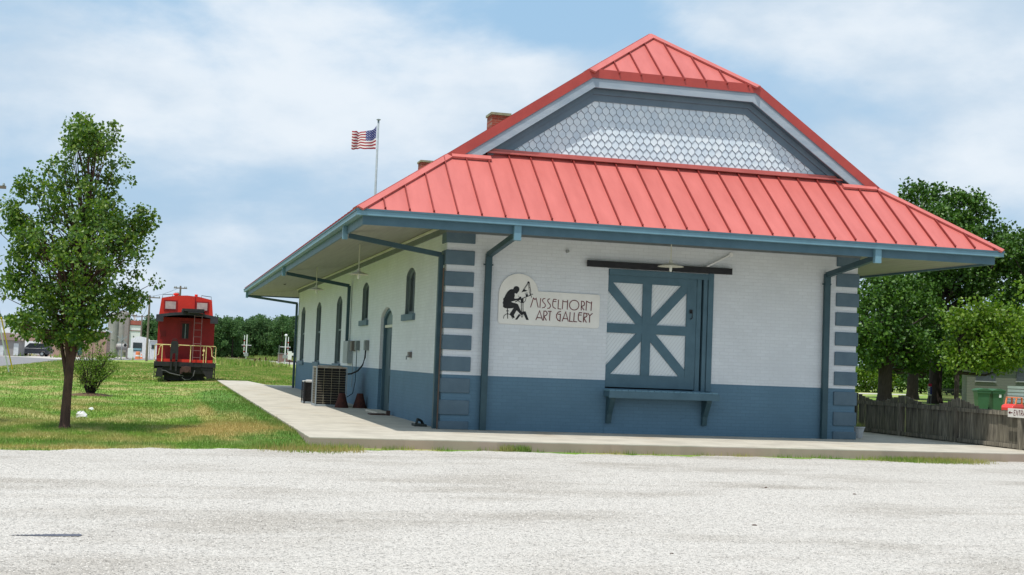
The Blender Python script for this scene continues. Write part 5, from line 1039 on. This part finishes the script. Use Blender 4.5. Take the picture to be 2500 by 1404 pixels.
pole(-60, 440, 46, 'nearest utility pole just outside the left border with its arm showing', 3.0)
o = [x for x in bpy.data.objects if x.name.startswith('utility_pole')][-1]; pz = o.location
a = at(15, 457, 46); MB().box(0, -.07, a.z-pz.z-.05, a.x-pz.x, .07, a.z-pz.z+.06).build('crossarm', wood, o)
a = at(4, 515, 46); MB().bar((0, 0, a.z-pz.z+.25), (a.x-pz.x-.1, 0, a.z-pz.z+.1), .06).lathe((a.x-pz.x, 0, a.z-pz.z), [(.12, .1), (.16, 0), (.14, -.05), (.05, -.08)], 14).build('street_lamp', pm('lamp_white', (.7, .72, .74), None, 3, .3), o)
for i, (x0, y0, Y, c, nm) in enumerate(((22, 912, 45.5, whitep, 'white'), (31, 905, 50, pm('guard_yellow', (.75, .50, .03), None, 4, .5), 'yellow'))):
    b0 = gp(x0, y0, -.17); o = empty('guy_wire', b0); top = Vector((pz.x, 46, 9.0))-b0
    tag(o, (nm+' plastic guard on a slanting guy wire rising from the lawn at the left'), 'guy wire', 'guy wires at the left border')
    MB().tube([(0, 0, 0), top], .012, 5).build('wire', grey, o); MB().tube([top*.01, top*.33], .038, 8).build('guard', c, o)
def wire(a, b, sag, label):
    pts = [a.lerp(b, i/16)+Vector((0, 0, -sag*4*(i/16)*(1-i/16))) for i in range(17)]; o = MB().tube(pts, .022, 4, cap=False).build('power_line', black); tag(o, label, 'power line', 'power lines along the street')
wire(POLE_TOPS[0], POLE_TOPS[4], 2.2, 'power line from the tallest pole to the nearest pole at the left border'); wire(POLE_TOPS[0]-Vector((0, 0, 1.0)), POLE_TOPS[4]-Vector((0, 0, 1.2)), 2.6, 'lower power line running from the tallest pole to the left border')
wire(POLE_TOPS[0], POLE_TOPS[1], .6, 'power line between the pole by the caboose and the pole behind the shop'); wire(POLE_TOPS[1], POLE_TOPS[3], .4, 'power line in front of the grain elevator'); wire(POLE_TOPS[3], Vector((-40, 185, 5.4)), 1.0, 'power line leaving the elevator pole towards the left'); wire(POLE_TOPS[0], POLE_TOPS[2], .2, 'short power line behind the caboose')
# ---- cars
def car(loc, rz, label, col, kind, name):
    o = empty(name, loc, rz); tag(o, label, 'car'); L_, Wd = 4.6, 1.85
    if kind == 'suv': pr = [(-2.3, .45), (-2.3, .95), (-2.15, 1.05), (-2.05, 1.55), (-1.8, 1.72), (.35, 1.74), (1.0, 1.12), (2.1, 1.0), (2.3, .8), (2.3, .4)]
    else: pr = [(-2.3, .4), (-2.3, .85), (-2.1, .98), (-1.5, 1.02), (-.9, 1.42), (.3, 1.44), (1.0, 1.0), (2.1, .82), (2.3, .65), (2.3, .35)]
    bt = [(2.0, .3), (1.85, .3)]+[(1.4+.45*math.cos(t), .33+.42*math.sin(t)) for t in np.linspace(0, PI, 8)]+[(-1.4+.45*math.cos(t), .33+.42*math.sin(t)) for t in np.linspace(0, PI, 8)]+[(-2.1, .3)]
    m = MB(); m.prism(pr+bt, lambda a, b: (a, -Wd/2+(.12 if b > 1.05 else 0), b), lambda a, b: (a, Wd/2-(.12 if b > 1.05 else 0), b)); bd = m.build('body', col, o, bevel=.03)
    zt_ = 1.62 if kind == 'suv' else 1.36; zb_ = 1.12 if kind == 'suv' else 1.0
    for s in (-1, 1):
        for x0, x1 in (((-1.95, -1.1), (-1.02, -.3), (-.22, .45)) if kind == 'suv' else ((-.95, -.3), (-.22, .45))): MB().box(x0, s*(Wd/2-.10), zb_, x1, s*(Wd/2-.06), zt_).build('window', glass, bd)
        for x in (-1.4, 1.4):
            w = MB().lathe((x, s*(Wd/2-.1), .34), [(.30, -.1), (.34, -.08), (.34, .08), (.30, .1)], 18, 'y').build('wheel', black, o); MB().lathe((x, s*(Wd/2-.1)+s*.1, .34), [(.19, -.005), (.19, .012)], 14, 'y').build('rim', galv, w)
        MB().box(2.27, s*.75-.15, .62, 2.31, s*.75+.15, .76).build('headlight', whitep, o)
    MB().add([(.42, -.72, zt_+.06), (.42, .72, zt_+.06), (.98, .78, zb_+.02), (.98, -.78, zb_+.02)], [(0, 1, 2, 3)]).build('windscreen', glass, bd)
    return o
p = gp(81, 869.5); p.z = -.14; car(tuple(at(82, 868, 163))[:2]+(-.14,), math.radians(166), 'dark sport utility car parked outside the garage with the white door', pm('car_dark', (.03, .035, .045), (.04, .045, .055), 2, .25, spec=.8), 'suv', 'parked_car')
car(tuple(at(2140, 930, 116))[:2]+(-.17,), math.radians(8), 'white car half hidden by bushes beyond the leftmost maple trunk', whitep, 'sedan', 'parked_car')
# ---- crossing signals
def signal(px, pyb, pyt, Y, label, armside, ball):
    a = at(px, pyt, Y); b = at(px, pyb, Y); o = empty('crossing_signal', (b.x, Y, -.17)); tag(o, label, 'crossing signal', 'railway crossing signals with raised gates'); h = a.z+.17
    MB().tube([(0, 0, 0), (.03, 0, h)], .10, 10).build('mast', whitep, o); al = pm('signal_white', (.72, .72, .74), None, 4, .5)
    MB().box(-.85, -.08, h*.60, .85, .08, h*.60+.12).build('light_bar', al, o)
    for s in (-1, 1): MB().lathe((s*.55, .05, h*.57), [(.30, -.03), (.32, .03), (.14, .22)], 14, 'y').build('signal_lamp', black, o)
    g_ = MB().box(armside*.42-.06, -.2, h*.28, armside*.42+.06, -.12, h*.98); g_.build('gate_arm', whitep, o)
    m = MB()
    for k in range(3): m.box(armside*.42-.062, -.205, h*(.35+k*.2), armside*.42+.062, -.115, h*(.40+k*.2))
    m.build('red_band', pm('gate_red', (.5, .03, .03), None, 3, .5), o); MB().box(-.35, -.3, h*.2, .35, .3, h*.33).build('gate_motor', grey, o)
    if ball: MB().lathe((.03, 0, h), [(.03, -.1), (.22, .02), (.25, .15), (.2, .3), (.03, .38)], 14).build('bell', whitep, o, smooth=True)
signal(600, 880, 817, 215, 'railway crossing signal standing alone on the left, nearer the caboose', -1, False); signal(695, 884, 821, 195, 'railway crossing signal with a round bell beside the brown equipment hut', 1, True)
a, b = at(681, 863, 205), at(712, 886, 205); o = empty('equipment_hut', (a.x, 205, -.17)); tag(o, 'small brown railway equipment hut beside the signal', 'hut'); MB().box(0, 0, 0, b.x-a.x, 2, a.z+.17).build('wall', pm('hut_brown', (.22, .13, .11), (.27, .18, .15), 1, .8), o); MB().box(-.08, -.08, a.z+.17, b.x-a.x+.08, 2.1, a.z+.25).build('roof', grey, o); MB().box((b.x-a.x)*.52, -.03, 0, (b.x-a.x)*.54, 0, a.z+.17).build('door', pm('hut_door', (.3, .22, .18), None, 3, .7), o)
MB().tube([(0, 0, 0), (0, 0, 3.1)], .04, 6).build('vent_post', grey, o)
p = gp(706, 895); o = empty('trackside_sign', (p.x, p.y, -.17)); tag(o, 'narrow white trackside post with a small cross board at the depot corner', 'sign'); MB().tube([(0, 0, 0), (0, 0, .9)], .06, 6).build('post', rust, o); MB().box(-.25, -.04, .9, .25, .04, 2.0).box(.25, -.04, 1.45, .7, .04, 1.8).build('sign_board', whitep, o)
for i, (px, py) in enumerate(((622, 893), (634, 890), (648, 889))): 
    p = gp(px, py); o = MB().box(-.09, -.05, 0, .09, .05, .85+.1*i).build('short_post', rust); o.location = p; tag(o, ('short rusty post nearest the caboose in the weeds', 'middle one of three short rusty posts in the weeds', 'tallest short rusty post, nearest the depot corner')[i], 'post', 'short rusty posts in the weeds')
# ================================================================== RIGHT YARD
hs = at(2362, 880, 45); HR = math.radians(-31); o = empty('grey_house', (hs.x, 45, -.17), HR); tag(o, 'small grey boarded house behind the bins, mostly hidden by trees', 'house')
sd, t, b = bsdf('house_siding'); lk = t.links.new; tcc = nd(t, 'ShaderNodeTexCoord'); s_ = nd(t, 'ShaderNodeSeparateXYZ'); lk(tcc.outputs['Object'], s_.inputs[0]); fr_ = M(t, 'FRACT', M(t, 'MULTIPLY', s_.outputs[2], 6.)); bp = nd(t, 'ShaderNodeBump', Strength=.8, Distance=.02); lk(fr_, bp.inputs['Height']); lk(bp.outputs[0], b.inputs['Normal'])
mx = nd(t, 'ShaderNodeMix', data_type='RGBA'); lk(M(t, 'LESS_THAN', fr_, .12), mx.inputs[0]); mx.inputs[6].default_value = (.15, .16, .14, 1); mx.inputs[7].default_value = (.09, .10, .085, 1); lk(mx.outputs[2], b.inputs['Base Color'])
MB().box(0, 0, 0, 8, 7, 2.9).build('wall', sd, o); MB().xz([(-.5, 2.9), (8.5, 2.9), (4, 4.2)], -.4, 7.4).build('roof', pm('house_roof', (.12, .12, .12), None, 3, .9), o)
for a, b_, c, d in ((2381, 908, 2424, 931), (2470, 893, 2520, 932)):
    q = MB(); A_, B2 = [Vector(((u-2362)*.0262, 0, at(u, v, 45+(u-2362)*-.0135).z+.17)) for u, v in ((a, b_), (c, d))]; w = q.box(A_.x, -.05, B2.z, B2.x, -.003, A_.z).build('window', glass, o); MB().box(A_.x-.06, -.09, B2.z-.06, B2.x+.06, -.051, B2.z).build('sill', grey, w)
bs = empty('white_bench', (at(2460, 960, 41).x, 41, -.17)); tag(bs, 'white slatted garden bench in the sun behind the red toy car', 'bench')
m = MB(); [m.box(0, .0+.0*k, .42+k*.2, 1.9, .03, .57+k*.2) for k in range(5)]; m.build('backrest', whitep, bs); m = MB(); [m.box(0, -.55+k*.13, .42, 1.9, -.45+k*.13, .45) for k in range(4)]; m.build('seat', whitep, bs)
for x in (.03, 1.8): MB().box(x, -.55, 0, x+.07, -.48, .62).build('leg', whitep, bs); MB().box(x, -.03, 0, x+.07, .04, .5).build('leg', whitep, bs)
grn = pm('bin_green', (.045, .125, .06), (.038, .11, .052), 3, .45)
for i, (px, lab) in enumerate(((2397, 'left green wheeled bin behind the wooden fence'), (2430, 'right green wheeled bin with a pale mark, next to the red toy car'))):
    p = at(px, 950, 30+i*.1); o = empty('wheeled_bin', (p.x, 30+i*.1, -.05), -.25+i*.15); tag(o, lab, 'bin', 'green wheeled bins behind the fence')
    m = MB(); m.add([(-.23, -.25, .08), (.23, -.25, .08), (.23, .25, .08), (-.23, .25, .08), (-.31, -.32, .98), (.31, -.32, .98), (.31, .34, .98), (-.31, .34, .98)], [(0, 1, 2, 3), (4, 7, 6, 5), (0, 4, 5, 1), (1, 5, 6, 2), (2, 6, 7, 3), (3, 7, 4, 0)]); bd = m.build('bin_body', grn, o, bevel=.03)
    MB().box(-.34, -.36, .88, .34, -.32, .99).build('bin_rim', grn, o, bevel=.01)
    MB().xz([(-.37, .99), (.37, .99), (.35, 1.05), (.12, 1.12), (-.12, 1.12), (-.35, 1.05)], -.39, .40).build('bin_lid', grn, o, bevel=.02)
    for s in (-1, 1): MB().lathe((s*.26, .27, .12), [(.12, -.03), (.12, .03)], 14, 'x').build('wheel', black, o)
    MB().tube([(-.3, .42, .95), (.3, .42, .95)], .02, 8).build('handle', grn, o)
    if i: MB().add([(.02, -.325, .70), (.14, -.332, .70), (.14, -.337, .85), (.02, -.335, .85)], [(0, 1, 2, 3)]).build('sticker', whitep, o)
tcx = empty('toy_car', (at(2473, 980, 27.5).x, 27.5, -.02), math.radians(205)); tag(tcx, 'red and orange plastic ride on toy car behind the wooden fence', 'toy car')
tcx.scale = (.86, .86, .88)
tr_ = pm('toy_red', (.72, .06, .06), (.66, .055, .055), 3, .4); to_ = pm('toy_orange', (.80, .22, .08), None, 3, .4)
MB().yz([(-.36, .12), (.36, .12), (.36, .4), (-.36, .4)], -.5, .55).xz([(-.52, .12), (.60, .12), (.62, .3), (.50, .43), (.2, .48), (-.52, .48)], -.33, .33).build('body', tr_, tcx, bevel=.03)
MB().box(-.42, -.33, .80, .18, .33, .85).build('roof', to_, tcx, bevel=.03)
for x, z0 in ((-.40, .46), (.12, .46)):
    for s in (-1, 1): MB().bar((x+(.12 if x > 0 else 0), s*.29, z0), (x, s*.29, .82), .07).build('pillar', to_, tcx)
for x in (-.32, .38):
    for s in (-1, 1): MB().lathe((x, s*.34, .13), [(.13, -.04), (.13, .04)], 14, 'y').build('wheel', black, tcx)
p = at(2270, 945, 48); o = empty('yard_sign', (p.x, 48, -.17), .35); tag(o, 'small red white and blue yard sign against the second maple trunk', 'sign')
MB().box(-.18, -.01, .55, .18, .01, 1.30).build('sign_board', whitep, o); MB().box(-.18, -.014, 1.13, .18, -.010, 1.30).build('red_panel', pm('panel_red', (.6, .03, .1), None, 3, .5), o); MB().box(.02, -.016, .62, .18, -.0145, 1.12).build('blue_panel', pm('panel_blue', (.05, .05, .35), None, 3, .5), o)
m = MB(); [m.box(-.15, -.016, .72+k*.12, -.0, -.0145, .76+k*.12) for k in range(3)]; m.build('blue_panel', MATS['panel_blue'], o); MB().box(-.15, -.005, 0, -.13, .005, .56).box(.13, -.005, 0, .15, .005, .56).build('leg', grey, o)
o = empty('metal_fence', (0, 0, 0)); tag(o, 'low dark metal picket fence across the far yard', 'fence'); A_, B2 = gp(2300, 951), at(2362, 948, 62); m = MB()
A_ = at(2290, 955, 66); B2 = at(2362, 955, 60); A_.z = B2.z = -.17
m.bar(A_+Vector((0, 0, .85)), B2+Vector((0, 0, .85)), .04).bar(A_+Vector((0, 0, .15)), B2+Vector((0, 0, .15)), .04); m.build('rail', black, o); m = MB()
for k in range(33): p = A_.lerp(B2, k/32); m.bar(p, p+Vector((0, 0, .95)), .03)
m.build('pickets', black, o)
a, b = gp(2100, 962), gp(2260, 966); tag(MB().xy([(a.x, a.y), (b.x, b.y), (b.x+1.5, b.y+5), (a.x+1.5, a.y+5)], -.3, -.15).build('garden_path', pm('pale_concrete', (.50, .47, .43), None, .5, .9)), kind='structure')
